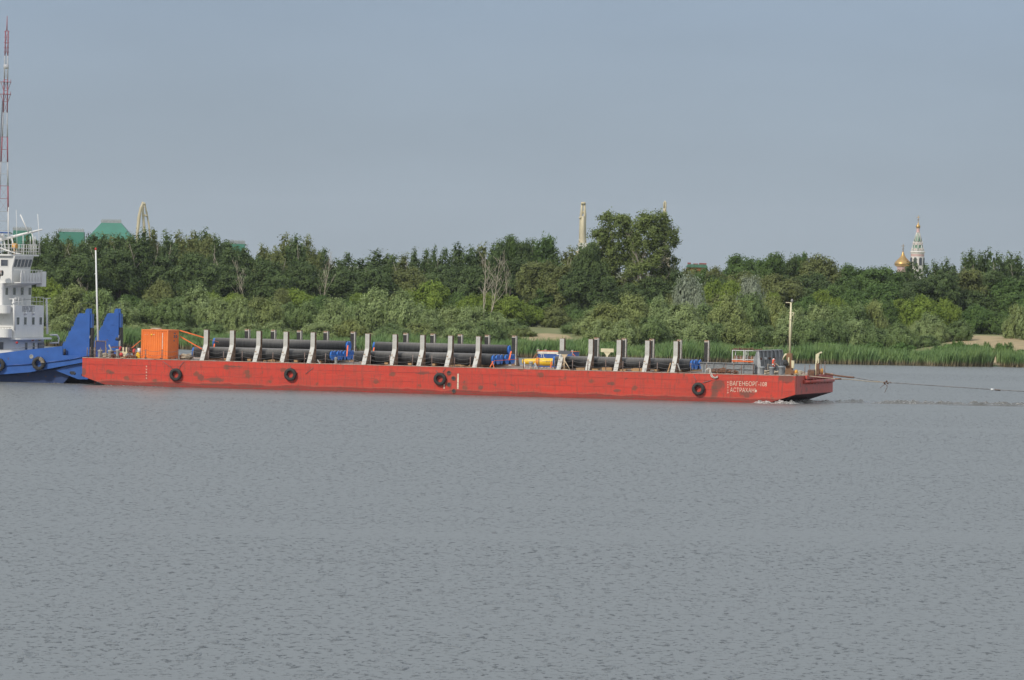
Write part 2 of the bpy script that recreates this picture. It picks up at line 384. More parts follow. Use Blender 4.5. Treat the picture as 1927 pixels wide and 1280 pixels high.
def crown_mesh(name, lobes, seed, dens=2.2, per=16, leaf=.24, spread=.34, droop=0.0, inner=.35, zs=.75, jit=.52):
    rng = np.random.default_rng(seed); P = []; Nn = []; T = []; S = []
    Ls = [(np.array(c, float), np.array(r, float)) for c, r in lobes]
    cen = np.mean([c for c, _ in Ls], axis=0)*np.array([1, 1, .6])
    for li, (c, r) in enumerate(Ls):
        a, b, d = r; area = 4*PI*(((a*b)**1.6+(a*d)**1.6+(b*d)**1.6)/3)**(1/1.6)
        n = max(6, int(area*dens))
        g = rng.normal(size=(n, 3)); g /= np.linalg.norm(g, axis=1)[:, None]
        lump = 1 + .10*np.sin(g[:, 0]*5+seed+li) + .10*np.sin(g[:, 1]*6+g[:, 2]*4+li*2)
        rad = (1 - .42*rng.random(n)**2.2)*lump
        q = c + g*r*rad[:, None]
        keep = np.ones(n, bool)
        for lj, (c2, r2) in enumerate(Ls):
            if lj != li: keep &= (np.sum(((q-c2)/r2)**2, axis=1) > .55)
        q = q[keep]; g = g[keep]; tt = rng.random(len(q))
        k = np.repeat(np.arange(len(q)), per)
        off = rng.normal(size=(len(k), 3))*spread*np.array([1, 1, zs])
        P.append(q[k]+off); cc_ = q[k]-cen; cc_ /= np.linalg.norm(cc_, axis=1)[:, None]+1e-6
        Nn.append(g[k]*.75 + cc_*.5 + np.array([0, 0, .35]) + rng.normal(size=(len(k), 3))*jit)
        T.append(np.clip(tt[k]*.8+rng.random(len(k))*.3-.05, 0, 1)); S.append(leaf*(.6+.8*rng.random(len(k))))
        if inner > 0:                                   # sparse larger leaf sprays inside
            m = int(n*inner*2); g = rng.normal(size=(m, 3)); g /= np.linalg.norm(g, axis=1)[:, None]
            P.append(c + g*r*(.35+.35*rng.random(m))[:, None]); Nn.append(g+rng.normal(size=(m, 3))*.4); T.append(rng.random(m)*.3); S.append(np.full(m, leaf*3.2))
    P = np.concatenate(P); Nn = np.concatenate(Nn); T = np.concatenate(T); S = np.concatenate(S)
    Nn /= np.linalg.norm(Nn, axis=1)[:, None]
    A = rng.normal(size=P.shape) + np.array([0, 0, droop*3]); A -= Nn*np.sum(A*Nn, axis=1)[:, None]; A /= np.linalg.norm(A, axis=1)[:, None]
    Bv = np.cross(Nn, A); N = len(P)
    V = np.empty((N, 4, 3)); s = S[:, None]
    V[:, 0] = P-A*s*.75; V[:, 1] = P+Bv*s*.36; V[:, 2] = P+A*s*.75; V[:, 3] = P-Bv*s*.36
    me = bpy.data.meshes.new(name); me.vertices.add(N*4); me.vertices.foreach_set('co', V.ravel())
    me.loops.add(N*4); me.loops.foreach_set('vertex_index', np.arange(N*4, dtype=np.int32))
    me.polygons.add(N); me.polygons.foreach_set('loop_start', np.arange(0, N*4, 4, dtype=np.int32)); me.polygons.foreach_set('loop_total', np.full(N, 4, np.int32))
    me.update(calc_edges=True); t = me.attributes.new('tint', 'FLOAT', 'FACE'); t.data.foreach_set('value', T.astype(np.float32))
    return me
def trunk_mesh(name, h, r, seed, limbs=7, lo=.25, spread=.25, twigs=0, lean=0.0, forks=1, z0=-.4):
    rnd = random.Random(seed); mb = MB()
    def branch(p, d, L, r0, depth):
        pts = [Vector(p)]; rs = [r0]; d = Vector(d).normalized(); k = 6
        for i in range(k):
            d = (d + Vector((rnd.uniform(-.16, .16), rnd.uniform(-.16, .16), rnd.uniform(-.03, .10)))).normalized()
            pts.append(pts[-1]+d*(L/k)); rs.append(max(.018, r0*(1-.86*(i+1)/k)))
        mb.tube(pts, rs, 6 if depth < 2 else 4)
        return pts, rs
    for fk in range(forks):
        off = (fk-(forks-1)/2)
        pts, rs = branch((off*r*1.5, 0, z0), (lean+off*.16, 0, 1), h-z0, r, 0)
        for i in range(limbs):
            t = lo + (.93-lo)*(i+rnd.random()*.6)/limbs; k = min(5, int(t*6)); q = pts[k].lerp(pts[k+1], t*6-k)
            a = rnd.random()*2*PI; dv = Vector((math.cos(a)*.8, math.sin(a)*.8, .75+rnd.random()*.5))
            L = h*spread*(1.25-t)*(.8+.5*rnd.random())
            p2, r2 = branch(q, dv, L, rs[k]*.55, 1)
            for j in range(twigs):
                kk = rnd.randint(1, 5); a = rnd.random()*2*PI
                branch(p2[kk], (math.cos(a)*.7, math.sin(a)*.7, .8), L*.5, r2[kk]*.6, 2)
    me = bpy.data.meshes.new(name); me.from_pydata(mb.v, [], mb.f); me.update(); me.polygons.foreach_set('use_smooth', mb.sm)
    return me
KINDS = {}
def lob(rnd, n, R, H, z0, rr, hr):
    out = []
    for i in range(n):
        a = rnd.random()*2*PI; d = R*math.sqrt(rnd.random()); z = z0+(H-z0)*rnd.random()
        k = rnd.uniform(*rr); out.append(((d*math.cos(a), d*math.sin(a), z), (k, k, k*rnd.uniform(*hr))))
    return out
def make_kinds():
    for s in range(5):      # willow: round billowing mass of upright sprays, foliage to the ground (H 5.5, W 6.5)
        r = random.Random(100+s)
        L = [((0, 0, 2.6), (2.0, 2.0, 2.3))] + [((2.5*math.cos(a+s), 2.5*math.sin(a+s), r.uniform(1.0, 3.3)), (k, k, k*1.4)) for a, k in [(i*2*PI/8+r.uniform(-.2, .2), r.uniform(.8, 1.5)) for i in range(8)]]
        L += lob(r, 5, 1.4, 4.6, 3.8, (.8, 1.15), (1.0, 1.3))
        KINDS.setdefault('willow', []).append((crown_mesh('willow_crown', L, 100+s, 1.9, 24, .23, .24, .8, zs=1.5, jit=.36), trunk_mesh('willow_trunk', 3.5, .14, s, 6, .2, .5), 5.5, 7.0))
    for s in range(4):      # bushy broad low tree (H 6, W 8)
        r = random.Random(200+s)
        L = [((0, 0, 3.6), (2.6, 2.6, 1.6))] + [((2.7*math.cos(a+s), 2.7*math.sin(a+s), r.uniform(1.6, 3.6)), (k, k, k*.75)) for a, k in [(i*2*PI/8, r.uniform(1.1, 1.6)) for i in range(8)]]
        L += lob(r, 4, 1.8, 4.9, 4.0, (1.0, 1.4), (.7, .9)) + lob(r, 4, 2.4, 1.6, .8, (1.1, 1.5), (.7, .9))
        KINDS.setdefault('bush', []).append((crown_mesh('bushy_crown', L, 200+s, 2.2, 17, .26, .30), trunk_mesh('bushy_trunk', 4, .18, 20+s, 7, .2, .5), 6.0, 8.0))
    for s in range(6):      # poplar: narrow column made of upright tufts, ragged top (H 14, W 4.6)
        r = random.Random(300+s); L = []
        tips = [(0, 0, 13.8)] + [(r.uniform(-1.6, 1.6), r.uniform(-1.3, 1.3), r.uniform(10.8, 13.6)) for _ in range(4)]
        for (tx, ty, tz) in tips:
            z = tz - .8; w = r.uniform(.65, .95)
            while z > 3.2:
                L.append(((tx*min(1, z/9)+r.uniform(-.35, .35), ty*min(1, z/9)+r.uniform(-.35, .35), z), (w*r.uniform(.8, 1.2), w*r.uniform(.8, 1.2), w*1.5)))
                z -= w*1.2; w = min(1.5, w+.16)
        L += [((1.7*math.cos(a), 1.7*math.sin(a), r.uniform(2, 9.5)), (1.0, 1.0, 1.3)) for a in [r.random()*6.3 for _ in range(11)]]
        KINDS.setdefault('poplar', []).append((crown_mesh('poplar_crown', L, 300+s, .95, 14, .26, .30, .4, .3), trunk_mesh('poplar_trunk', 12.5, .2, 40+s, 9, .2, .22, forks=1+s % 2), 14.2, 5.2))
    for s in range(5):      # broad dome crowned tree (H 12, W 9)
        r = random.Random(400+s)
        L = [((0, 0, 7.5), (3, 3, 3))] + [((3.0*math.cos(a+s), 3.0*math.sin(a+s), r.uniform(4.5, 8.5)), (k, k, k*.85)) for a, k in [(i*2*PI/9, r.uniform(1.2, 1.9)) for i in range(9)]]
        L += lob(r, 6, 2.4, 10.6, 9, (1.0, 1.6), (.8, 1.0)) + lob(r, 7, 3.4, 4.0, 1.6, (1.1, 1.7), (.8, 1.0))
        KINDS.setdefault('broad', []).append((crown_mesh('broad_crown', L, 400+s, 1.5, 17, .29, .34), trunk_mesh('broad_trunk', 9, .28, 60+s, 9, .2, .36), 12.0, 9.2))
    for s in range(3):      # dead bare tree
        KINDS.setdefault('snag', []).append((None, trunk_mesh('dead_trunk', 11, .12, 80+s*7, 11, .28, .36, 3, forks=2 if s == 0 else 1), 11.0, 5.0))
    # the big open crowned tree, left half / right half variants: limbs show through gaps
    for s in range(2):
        r = random.Random(500+s); L = []
        for k in range(104):
            a = r.random()*2*PI; z = r.uniform(5.2, 18.5); R = 5.3*math.sqrt(max(0, 1-((z-11.2)/8.0)**2))*math.sqrt(r.uniform(.1, 1.0))
            q = r.uniform(.8, 1.2); L.append(((R*math.cos(a), R*.8*math.sin(a), z), (q, q, q*.85)))
        for k in range(16):
            a = r.random()*2*PI; q = r.uniform(1, 1.5); L.append(((3.8*math.cos(a), 3.2*math.sin(a), r.uniform(2.2, 7.5)), (q, q, q*.7)))
        KINDS.setdefault('big', []).append((crown_mesh('large_crown', L, 500+s, 1.2, 17, .27, .34, 0, .25), trunk_mesh('large_trunk', 16, .42, 90+s, 13, .22, .36, 2, forks=2), 19.4, 11.4))
    for s in range(2):      # low shrub
        r = random.Random(600+s); L = lob(r, 9, 1.6, 1.3, .3, (.6, .9), (.8, 1.1))
        KINDS.setdefault('shrub', []).append((crown_mesh('shrub_crown', L, 600+s, 3.0, 15, .2, .2, .6), trunk_mesh('shrub_stem', 1.2, .05, s, 5, .2, .5), 2.3, 4.6))
make_kinds()

ORD = ['first', 'second', 'third', 'fourth', 'fifth', 'sixth', 'seventh', 'eighth', 'ninth', 'tenth', 'eleventh', 'twelfth', 'thirteenth', 'fourteenth', 'fifteenth']
NEARX = [388, 437, 487, 538, 589, 691.6, 743, 795, 847.5, 900, 1058, 1112, 1165, 1218.5, 1272]
FARX = [466, 515, 564, 614, 665, 764, 815, 866.5, 917.6, 968.6, 1123, 1175, 1227, 1279, 1330.6]
GRP = ['%s stanchion of %s group' % (ORD[i % 5], ['left', 'middle', 'right'][i//5]) for i in range(15)]
LM = [(0, "photo's left edge"), (45, "the tug's wheelhouse"), (88, "the tug's bow mast"), (145, "the tug's nearer pusher plate"), (184, 'the tall white pole'), (222, "the tug's farther pusher plate"), (265, "orange container's left side"), (312, "orange container's middle"), (350, 'the deck rope coil')] + \
     [(x, GRP[i]) for i, x in enumerate(NEARX)] + \
     [(615, 'left stack end caps'), (640, 'gap between left and middle stanchions'), (930, 'middle stack end caps'), (975, 'last far middle stanchion'), (1018, "blue container's left end"), (1330, 'the last far stanchion'), (1375, 'the left bottle rack'), (1410, 'the right bottle rack'), (1450, 'the grey breakwater'), (1487, 'the slim cream mast'), (1540, 'the cream davit'),
      (1595, "the tow rope's start"), (1660, "the tow rope's knot"), (1698, 'the golden dome'), (1727, 'the bell tower'), (1775, 'gap right of bell tower'), (1815, "sandy beach's left end"), (1855, "sandy beach's middle"), (1888, "sandy beach's right end"), (1925, "photo's right edge")]
LM.sort(); USED = set()
def whereis(desc, px):
    near = sorted(LM, key=lambda q: abs(q[0]-px))[:3]
    for q in near:
        d = px-q[0]
        side = 'above' if abs(d) < 7 else ('just right of' if d > 0 else 'just left of')
        if abs(d) > 20: side = 'well right of' if d > 0 else 'well left of'
        s = '%s, %s %s' % (desc, side, q[1])
        if s not in USED: USED.add(s); return s
    for q in near:
        s = '%s, in line with %s' % (desc, q[1])
        if s not in USED: USED.add(s); return s
    if s in USED: print('DUP LABEL', s, px)
    USED.add(s); return s
DESC = {  # kind+material -> name, description, category, group
 ('willow', 'w'): ('willow_tree', 'silvery willow%s', 'willow', 'willows along the far bank'),
 ('willow', 'v'): ('willow_tree', 'yellowish willow%s', 'willow', 'willows along the far bank'),
 ('willow', 'u'): ('willow_tree', 'deep green willow%s', 'willow', 'willows along the far bank'),
 ('willow', 's'): ('silver_shrub_tree', 'pale grey silvery tree%s', 'tree', None),
 ('bush', 'y'): ('bushy_tree', 'yellow green bushy tree%s', 'tree', 'bushy trees behind the willows'),
 ('bush', 'o'): ('bushy_tree', 'dull olive bushy tree%s', 'tree', 'bushy trees behind the willows'),
 ('bush', 'g'): ('bushy_tree', 'deep green bushy tree%s', 'tree', 'bushy trees behind the willows'),
 ('poplar', 'p'): ('poplar_tree', 'dark green poplar%s', 'poplar', 'poplars on the skyline'),
 ('poplar', 'o'): ('poplar_tree', 'olive green poplar%s', 'poplar', 'poplars on the skyline'),
 ('broad', 'g'): ('broad_tree', 'dense domed green tree%s', 'tree', 'broad trees on the skyline'),
 ('broad', 'p'): ('broad_tree', 'dark broad tree%s', 'tree', 'broad trees on the skyline'),
 ('broad', 'o'): ('broad_tree', 'olive broad tree%s', 'tree', 'broad trees on the skyline'),
 ('broad', 'y'): ('broad_tree', 'bright broad tree%s', 'tree', 'broad trees on the skyline'),
 ('snag', 'd'): ('dead_tree', 'bare bleached dead tree%s', 'tree', 'bare dead trees'),
 ('big', 'g'): ('tall_tree', 'tallest open crowned tree with pale limbs%s', 'tree', None),
 ('shrub', 'f'): ('shrub', 'low fresh green shrub%s', 'shrub', 'low shrubs behind the reeds')}
LMAT = {'w': L_willow, 'v': L_wyel, 'u': L_wdeep, 's': L_silver, 'y': L_yellow, 'o': L_olive, 'g': L_green, 'p': L_poplar, 'f': L_shrub, 'd': None}
_tc = {}
TREES = []
def tree(kind, mk_, px, top, w, D, extra='', var=None, base=None):
    """px, top: where the crown's top shows; w: crown width in photo pixels; D: distance of the trunk"""
    P = at(px, top, D); zg = base if base is not None else zt(P.x, D)
    H = P.z - zg; vl = KINDS[kind]; i = _tc.get(kind, 0); _tc[kind] = i+1
    cm, tm, h0, w0 = vl[(i*2+i//len(vl)) % len(vl) if var is None else var]
    nm, ds, cat, grp = DESC[(kind, mk_)]
    wm = w/F*D
    size = ('tall ' if H > h0*1.05 else 'short ' if H < h0*.75 else '') if kind not in ('big',) else ''
    lbl = whereis(size + ds % (' '+extra if extra else {'broad': ' on the skyline', 'willow': ' of the taller row'}.get(kind, '')), px)
    o = bpy.data.objects.new(nm, None); COL.objects.link(o); o.location = (P.x, D, zg); o.rotation_euler = (0, 0, (i*2.399) % 6.283 if kind != 'big' else i*.8)
    ORG[o.name] = ((P.x, D, zg), 'W')
    o.scale = (wm/w0, wm/w0, H/h0); tag(o, lbl, cat, grp)
    if cm is not None:
        c = bpy.data.objects.new('crown', cm); COL.objects.link(c); c.parent = o
        if not cm.materials: cm.materials.append(LMAT[mk_])
        c.material_slots[0].link = 'OBJECT'; c.material_slots[0].material = LMAT[mk_] if kind != 'big' else L_big
    t = bpy.data.objects.new('trunk', tm); COL.objects.link(t); t.parent = o
    if not tm.materials: tm.materials.append(B_snag if kind == 'snag' else B_grey if kind in ('poplar', 'big') else B_dark)
    return o
rg = random.Random(7)
# --- skyline poplars, left half (top pixel read from the photo)
for px, top, w in [(84,437,44),(106,433,40),(132,445,40),(154,447,40),(176,437,46),(198,443,42),(222,441,44),(246,436,46),(270,432,46),(292,427,38),(312,432,42),(338,437,44),(362,433,44),(388,430,48),(408,437,36),(432,456,46),(462,462,44),(498,456,44),(518,462,34),(540,441,44),(560,438,42),(578,441,40),(593,470,30),(610,463,30)]:
    tree('poplar', rg.choice('ppo'), px, top, w*1.22, 905+rg.uniform(-25, 25))
for px, top, w in [(20,440,60),(-15,436,60),(54,437,44)]: tree('poplar', 'p', px, top, w, 900)
for px, top, w, m in [(632,486,50,'p'),(656,471,38,'p'),(682,486,52,'p'),(714,471,60,'p'),(738,476,44,'p'),(762,474,40,'o'),(780,468,26,'p'),(800,466,34,'p'),(819,461,24,'p'),(838,462,36,'p'),(862,455,46,'p'),(885,462,40,'p'),(908,452,46,'o'),(928,455,36,'p'),(940,452,38,'p'),(1000,446,36,'p'),(1048,466,44,'p'),(1072,466,44,'o'),(1092,456,34,'g' if 0 else 'p')]:
    tree('poplar', m, px, top, w*1.25, 905+rg.uniform(-25, 25))
for px, top, w, m in [(955,441,54,'g'),(983,436,46,'p'),(1024,434,62,'g')]: tree('broad', m, px, top, w*1.1, 900)
_tx = [84, 132, 198, 270, 340, 388, 420, 455, 500, 560, 600, 625]; _ty = [440, 448, 446, 440, 441, 434, 446, 468, 466, 446, 470, 490]
for k, px in enumerate(range(62, 625, 33)): tree('broad', 'ppog'[k*7 % 4], px, float(np.interp(px, _tx, _ty))+rg.uniform(2, 10), 62, 918, 'of the rear row')
# --- second dark rank filling below the skyline
for px, top, w, m in [(70,470,90,'p'),(150,475,95,'p'),(225,470,95,'p'),(300,468,95,'p'),(372,475,90,'p'),(440,490,90,'p'),(510,480,95,'p'),(570,485,80,'p'),(640,500,95,'p'),(705,495,90,'p'),(770,500,90,'o'),(835,498,90,'p'),(890,490,85,'p'),(955,478,95,'p'),(1015,480,90,'o'),(1065,490,85,'o')]:
    tree('broad', m, px, top, w, 875+rg.uniform(-12, 12), 'mid wood')
# --- the tallest pair right of the crane
for px, top in ((172, 439), (190, 440), (208, 439), (226, 441), (243, 438)): tree('poplar', 'o' if px == 208 else 'p', px, top, 60, 925, 'of the rear row')
tree('big', 'g', 1155, 395, 122, 872, var=0); tree('big', 'g', 1229, 398, 128, 866, var=1)
for px, top, w, m in [(1112,450,66,'p'),(1092,500,80,'p'),(1140,520,80,'p'),(1190,530,80,'p'),(1240,520,84,'p'),(1272,498,64,'p'),(1040,540,80,'g'),(1096,560,70,'g')]:
    tree('broad', m, px, top, w, 862+rg.uniform(-6, 6), 'by tallest trees')
# --- skyline, right half
for px, top, w, m in [(1300,497,60,'o'),(1324,500,60,'g'),(1345,498,44,'o'),(1385,478,66,'g'),(1420,472,60,'g'),(1452,474,56,'g'),(1438,492,70,'p'),(1483,474,46,'p'),(1504,470,44,'g'),(1540,475,80,'o'),(1500,490,90,'o'),(1562,492,56,'o'),(1600,496,50,'g'),(1645,490,90,'g'),(1682,497,64,'g'),(1702,499,50,'p'),(1618,505,60,'g')]:
    tree('broad', m, px, top, w*1.12, 895+rg.uniform(-20, 20))
for px, top, w, m in [(1705,500,36,'p'),(1722,489,40,'p'),(1742,492,36,'p'),(1760,488,34,'p'),(1780,487,30,'p'),(1797,496,30,'p'),(1815,474,36,'p'),(1829,471,34,'p'),(1846,474,30,'p'),(1862,467,42,'p'),(1880,470,40,'p'),(1900,472,42,'p'),(1918,476,36,'p'),(1938,474,40,'p'),(1960,470,40,'p')]:
    tree('poplar', m, px, top, w*1.25, 915+rg.uniform(-15, 15))
for px, top, w, m in [(1350,515,70,'p'),(1400,508,80,'o'),(1465,515,90,'o'),(1530,510,90,'p'),(1590,520,80,'g'),(1655,525,90,'g'),(1715,520,80,'p'),(1770,505,80,'p'),(1820,500,86,'o'),(1868,505,80,'p'),(1905,520,80,'g'),(1890,555,90,'g'),(1935,545,90,'g'),(1838,545,80,'p'),(1960,505,90,'p')]:
    tree('broad', m, px, top, w*1.1, 868+rg.uniform(-10, 10), 'below the skyline')
# --- yellow green bushy layer
for px, top, w, m in [(-20,540,80,'y'),(95,522,75,'y'),(40,545,70,'y'),(150,540,60,'y'),(190,545,60,'y'),(300,523,62,'o'),(245,552,60,'g'),(345,556,60,'g'),(400,548,60,'y'),(440,548,60,'y'),(486,558,60,'o'),(530,538,44,'o'),(557,540,80,'y'),(600,552,50,'g'),(645,560,60,'g'),(672,548,40,'y'),(705,546,70,'y'),(745,556,60,'o'),(820,524,92,'y'),(775,545,60,'y'),(865,545,60,'g'),(885,552,60,'y'),(925,546,60,'y'),(960,552,70,'y'),(1000,572,70,'y'),(1042,575,70,'o'),(1085,580,60,'g'),
                      (1120,575,60,'g'),(1165,572,70,'p' if 0 else 'g'),(1225,560,60,'g'),(1275,545,60,'o'),(1340,520,56,'y'),(1375,521,60,'y'),(1365,545,80,'o'),(1455,545,50,'y'),(1440,520,70,'o'),(1545,541,60,'y'),(1520,552,60,'g'),(1580,556,60,'y'),(1600,540,70,'g'),(1740,553,84,'y'),(1700,558,60,'y'),(1780,560,60,'y'),(1660,560,70,'g'),(1630,575,60,'y'),(1880,585,70,'g'),(1840,570,60,'p' if 0 else 'g'),(1930,560,60,'g')]:
    tree('bush', m, px, top, w, 835+rg.uniform(-12, 12))
tree('willow', 's', 1300, 522, 62, 822, 'behind the willows'); tree('willow', 's', 1412, 524, 60, 822, 'behind the willows')
# --- dead bare trees
for px, top, w, v in [(917,478,62,0),(606,470,40,1),(468,486,46,2),(1216,470,50,1),(160,520,30,2),(960,470,30,1),(1165,500,30,2)]:
    tree('snag', 'd', px, top, w, 812 if px == 917 else 868, var=v)
# --- willows
WL = [(-30,560,90),(10,565,80),(60,560,80),(110,556,76),(143,546,84),(190,548,76),(232,556,70),(275,558,80),(322,558,76),(366,553,84),(412,560,74),(452,552,70),(495,562,76),(540,564,80),(585,565,70),(630,562,76),(675,560,80),(715,548,90),(762,552,84),(808,573,72),(846,570,76),(890,578,72),(930,584,72),(965,600,66),(985,608,50),
      (1080,612,56),(1112,580,70),(1148,565,84),(1195,560,88),(1240,554,84),(1285,562,80),(1325,563,80),(1368,560,84),(1410,554,88),(1455,558,80),(1498,568,80),(1540,563,80),(1580,568,76),(1617,578,66),(1645,577,70),(1690,600,70),(1730,596,60),(1762,612,60),(1803,594,66),(1750,580,60),(1915,580,60),(1950,575,70)]
for px, top, w in WL: tree('willow', rg.choice('wwvu'), px, top+rg.uniform(-9, 12), w*rg.uniform(.84, 1.05), 793+rg.uniform(-12, 12))
for px, top, w in [(50,600,70),(130,602,70),(210,598,70),(262,602,70),(338,604,66),(395,600,70),(470,602,70),(520,606,70),(600,604,76),(660,604,70),(740,604,76),(790,608,70),(870,608,70),(915,612,70),(955,620,60),(1130,612,66),(1175,606,70),(1225,606,70),(1270,606,76),(1312,608,70),(1350,606,70),(1392,606,70),(1440,606,74),(1480,608,70),(1530,606,70),(1565,610,70),(1605,612,70),(1650,618,70),(1700,625,60),(1740,630,60)]:
    tree('willow', rg.choice('wwvuu'), px, top+rg.uniform(-8, 8), w, 766+rg.uniform(-5, 5), 'behind the reeds')
for px, top, w in [(985,636,50),(1100,634,50),(1150,640,46),(1560,640,50),(1640,642,50),(1700,642,52),(1775,646,52),(1820,652,50),(1848,662,34),(1832,646,40),(1872,652,34),(1790,644,44),(1895,642,30),(1812,640,30),(1800,636,22),(1880,640,20),(1858,641,18),(1905,668,40),(1935,655,50),(1290,640,50),(1420,642,50),(880,634,46),(700,634,46)]:
    tree('shrub', 'f', px, top, w, 757+rg.uniform(-3, 3))

# ------------------------------------------------------------------ reeds
def reeds():
    rng = np.random.default_rng(5); N = 120000
    x = rng.uniform(-100, 100, N); dd = rng.uniform(0, 1, N)**1.2*9-1.0
    yb = np.array([ybank(q) for q in x]); y = yb+dd
    gp = hit(1880, 691); keep = (np.abs(x-gp.x) > .8+.3*np.sin(y)) | (dd < -2)
    gap2 = ground_at(1025, 650); keep &= ~((np.abs(x-gap2.x) < 2.4) & (dd > 5.5))
    x, y, dd = x[keep], y[keep], dd[keep]; N = len(x)
    z0 = np.array([max(-.1, zt(a, b)) for a, b in zip(x, y)])
    hgt = (1.72+.35*np.sin(x*.35)+.25*np.sin(x*1.1+y)+.25*np.sin(x*2.7+2*y))*(.72+.4*rng.random(N)); hgt *= np.clip((gp.x+70-np.abs(x-gp.x))/70, 0, 1)*0+1
    w = .035+.04*rng.random(N); a = rng.uniform(0, PI, N); lean = rng.normal(size=(N, 2))*.16*hgt[:, None]; lean[:, 0] += .10*hgt
    ca, sa = np.cos(a)*w, np.sin(a)*w
    V = np.zeros((N, 5, 3))
    V[:, 0] = np.stack([x-ca*.6, y-sa*.6, z0], 1); V[:, 1] = np.stack([x+ca*.6, y+sa*.6, z0], 1)
    V[:, 2] = np.stack([x+ca+lean[:, 0]*.4, y+sa+lean[:, 1]*.4, z0+hgt*.6], 1); V[:, 3] = np.stack([x-ca+lean[:, 0]*.4, y-sa+lean[:, 1]*.4, z0+hgt*.6], 1)
    V[:, 4] = np.stack([x+lean[:, 0], y+lean[:, 1], z0+hgt], 1)
    me = bpy.data.meshes.new('reed_bed'); me.vertices.add(N*5); me.vertices.foreach_set('co', V.ravel())
    idx = np.arange(N)[:, None]*5+np.array([0, 1, 2, 3, 3, 2, 4]); me.loops.add(N*7); me.loops.foreach_set('vertex_index', idx.ravel().astype(np.int32))
    ls = (np.arange(N)[:, None]*7+np.array([0, 4])).ravel().astype(np.int32); me.polygons.add(N*2); me.polygons.foreach_set('loop_start', ls); me.polygons.foreach_set('loop_total', np.tile([4, 3], N).astype(np.int32))
    me.update(calc_edges=True); t = me.attributes.new('tint', 'FLOAT', 'FACE'); t.data.foreach_set('value', np.repeat(rng.random(N), 2).astype(np.float32))
    m, n, l, p = newmat('reed_blades')
    a_ = n.new('ShaderNodeAttribute'); a_.attribute_name = 'tint'; sp = n.new('ShaderNodeSeparateXYZ'); v = mapping(n, l, (1, 1, 1)); l.new(v, sp.inputs[0])
    g = mixc(n, l, a_.outputs['Fac'], (.095, .165, .045), (.19, .28, .08))
    g = mixc(n, l, mrange(n, l, noise(n, l, mapping(n, l, (1, .3, .1)), .5, 4), .4, .62, 0, .6), g, (.085, .175, .055))
    zz = math_(n, l, 'SUBTRACT', sp.outputs[2], math_(n, l, 'MULTIPLY', noise(n, l, mapping(n, l, (1, 1, .1)), 1.3, 3), .7))
    col = mixc(n, l, mrange(n, l, zz, .38, -.05), g, mixc(n, l, a_.outputs['Fac'], (.24, .19, .10), (.11, .09, .05)))
    l.new(col, p.inputs['Base Color']); p.inputs['Roughness'].default_value = .6
    me.materials.append(m); o = bpy.data.objects.new('reed_bed', me); COL.objects.link(o)
    tag(o, 'green reeds with straw coloured bases along the far waterline', 'reeds', None, 'stuff')
reeds()
#PART2
# ------------------------------------------------------------------ the barge
UB = 0.0; US = loc(155, 680, 0)[0]; WB = 15.3         # bow, stern, beam
print('stern u', US)
barge = thing('barge', 'long red flat cargo barge loaded with black pipes and flanked by pale stanchions', 'barge', ((UB+US)/2, WB/2, 0))
zlow_s = .78; us2 = loc(200, 722, 0)[0]; ub2 = loc(1446, 750, 0)[0]; zlow_b = .80
SPOTS = [(loc(405, 715, 0), 1.3, .32), (loc(377, 711, 0), .4, .4), (loc(1345, 738, 0), .5, .8), (loc(1405, 742, 0), .9, .5), (loc(1352, 725, 0), .8, .8), (loc(440, 690, 0), 1.6, .12), (loc(1480, 712, 0), 1.0, .6), (loc(795, 702, 0), .9, .2), (loc(905, 729, 0), .35, .3), (loc(1150, 722, 0), .5, .25), (loc(210, 702, 0), .35, .2), (loc(1162, 735, 0), .5, .2), (loc(158, 700, 0), .3, .5)]
M_hull = hull_red('hull_red_paint', [(q[0]-(UB+US)/2, q[1], a, b) for q, a, b in SPOTS])
M_bowred = hull_red('hull_bow_paint', [], (.52, .068, .045))
M_bottom = paint('antifouling_dark_red', (.10, .015, .02), (.16, .03, .03), .6, sc=2)
side = [(US, DK), (US, zlow_s), (us2, 0), (us2-(-1), -.9), (ub2-1, -.9), (ub2, 0), (UB, zlow_b), (UB, DK)]
side = [(US, DK), (US, zlow_s), (us2, 0.02), (us2+2.5, -.9), (ub2-2.5, -.9), (ub2, .02), (UB, zlow_b), (UB, DK)]
hb = MB(); n = len(side)
hb.add([(u, 0, z) for u, z in side], [tuple(range(n))]); hb.add([(u, WB, z) for u, z in side], [tuple(range(n-1, -1, -1))])
for i in range(n):
    a, b = side[i], side[(i+1) % n]
    hb.m = 3 if i == n-1 else (1 if i == n-2 else (0 if i == 0 else 2))
    hb.add([(a[0], 0, a[1]), (a[0], WB, a[1]), (b[0], WB, b[1]), (b[0], 0, b[1])], [(0, 1, 2, 3)])
hull = hb.build('hull', [M_hull, M_bowred, M_bottom, M_deck], barge)
# plate seams and rubbing strakes
st = MB(); st.box((US+.3, -.02, DK-.56), (UB-.1, -.002, DK-.535)); st.box((US+.4, -.014, 1.05), (UB-.2, -.002, 1.075))
for k in range(26):
    u = US+1.2+k*2.49; st.box((u, -.008, .1), (u+.02, -.002, DK-.05))
st.build('plate_seam', paint('seam_red', (.30, .03, .025), (.42, .07, .055), .6, sc=1), barge)
st = MB(); st.box((US, -.03, DK), (UB+.02, .12, DK+.05)); st.box((US, WB-.12, DK), (UB+.02, WB+.03, DK+.05))
st.build('deck_edge', paint('worn_edge', (.42, .24, .17), (.5, .42, .36), .8, sc=3, rust=.3), barge)
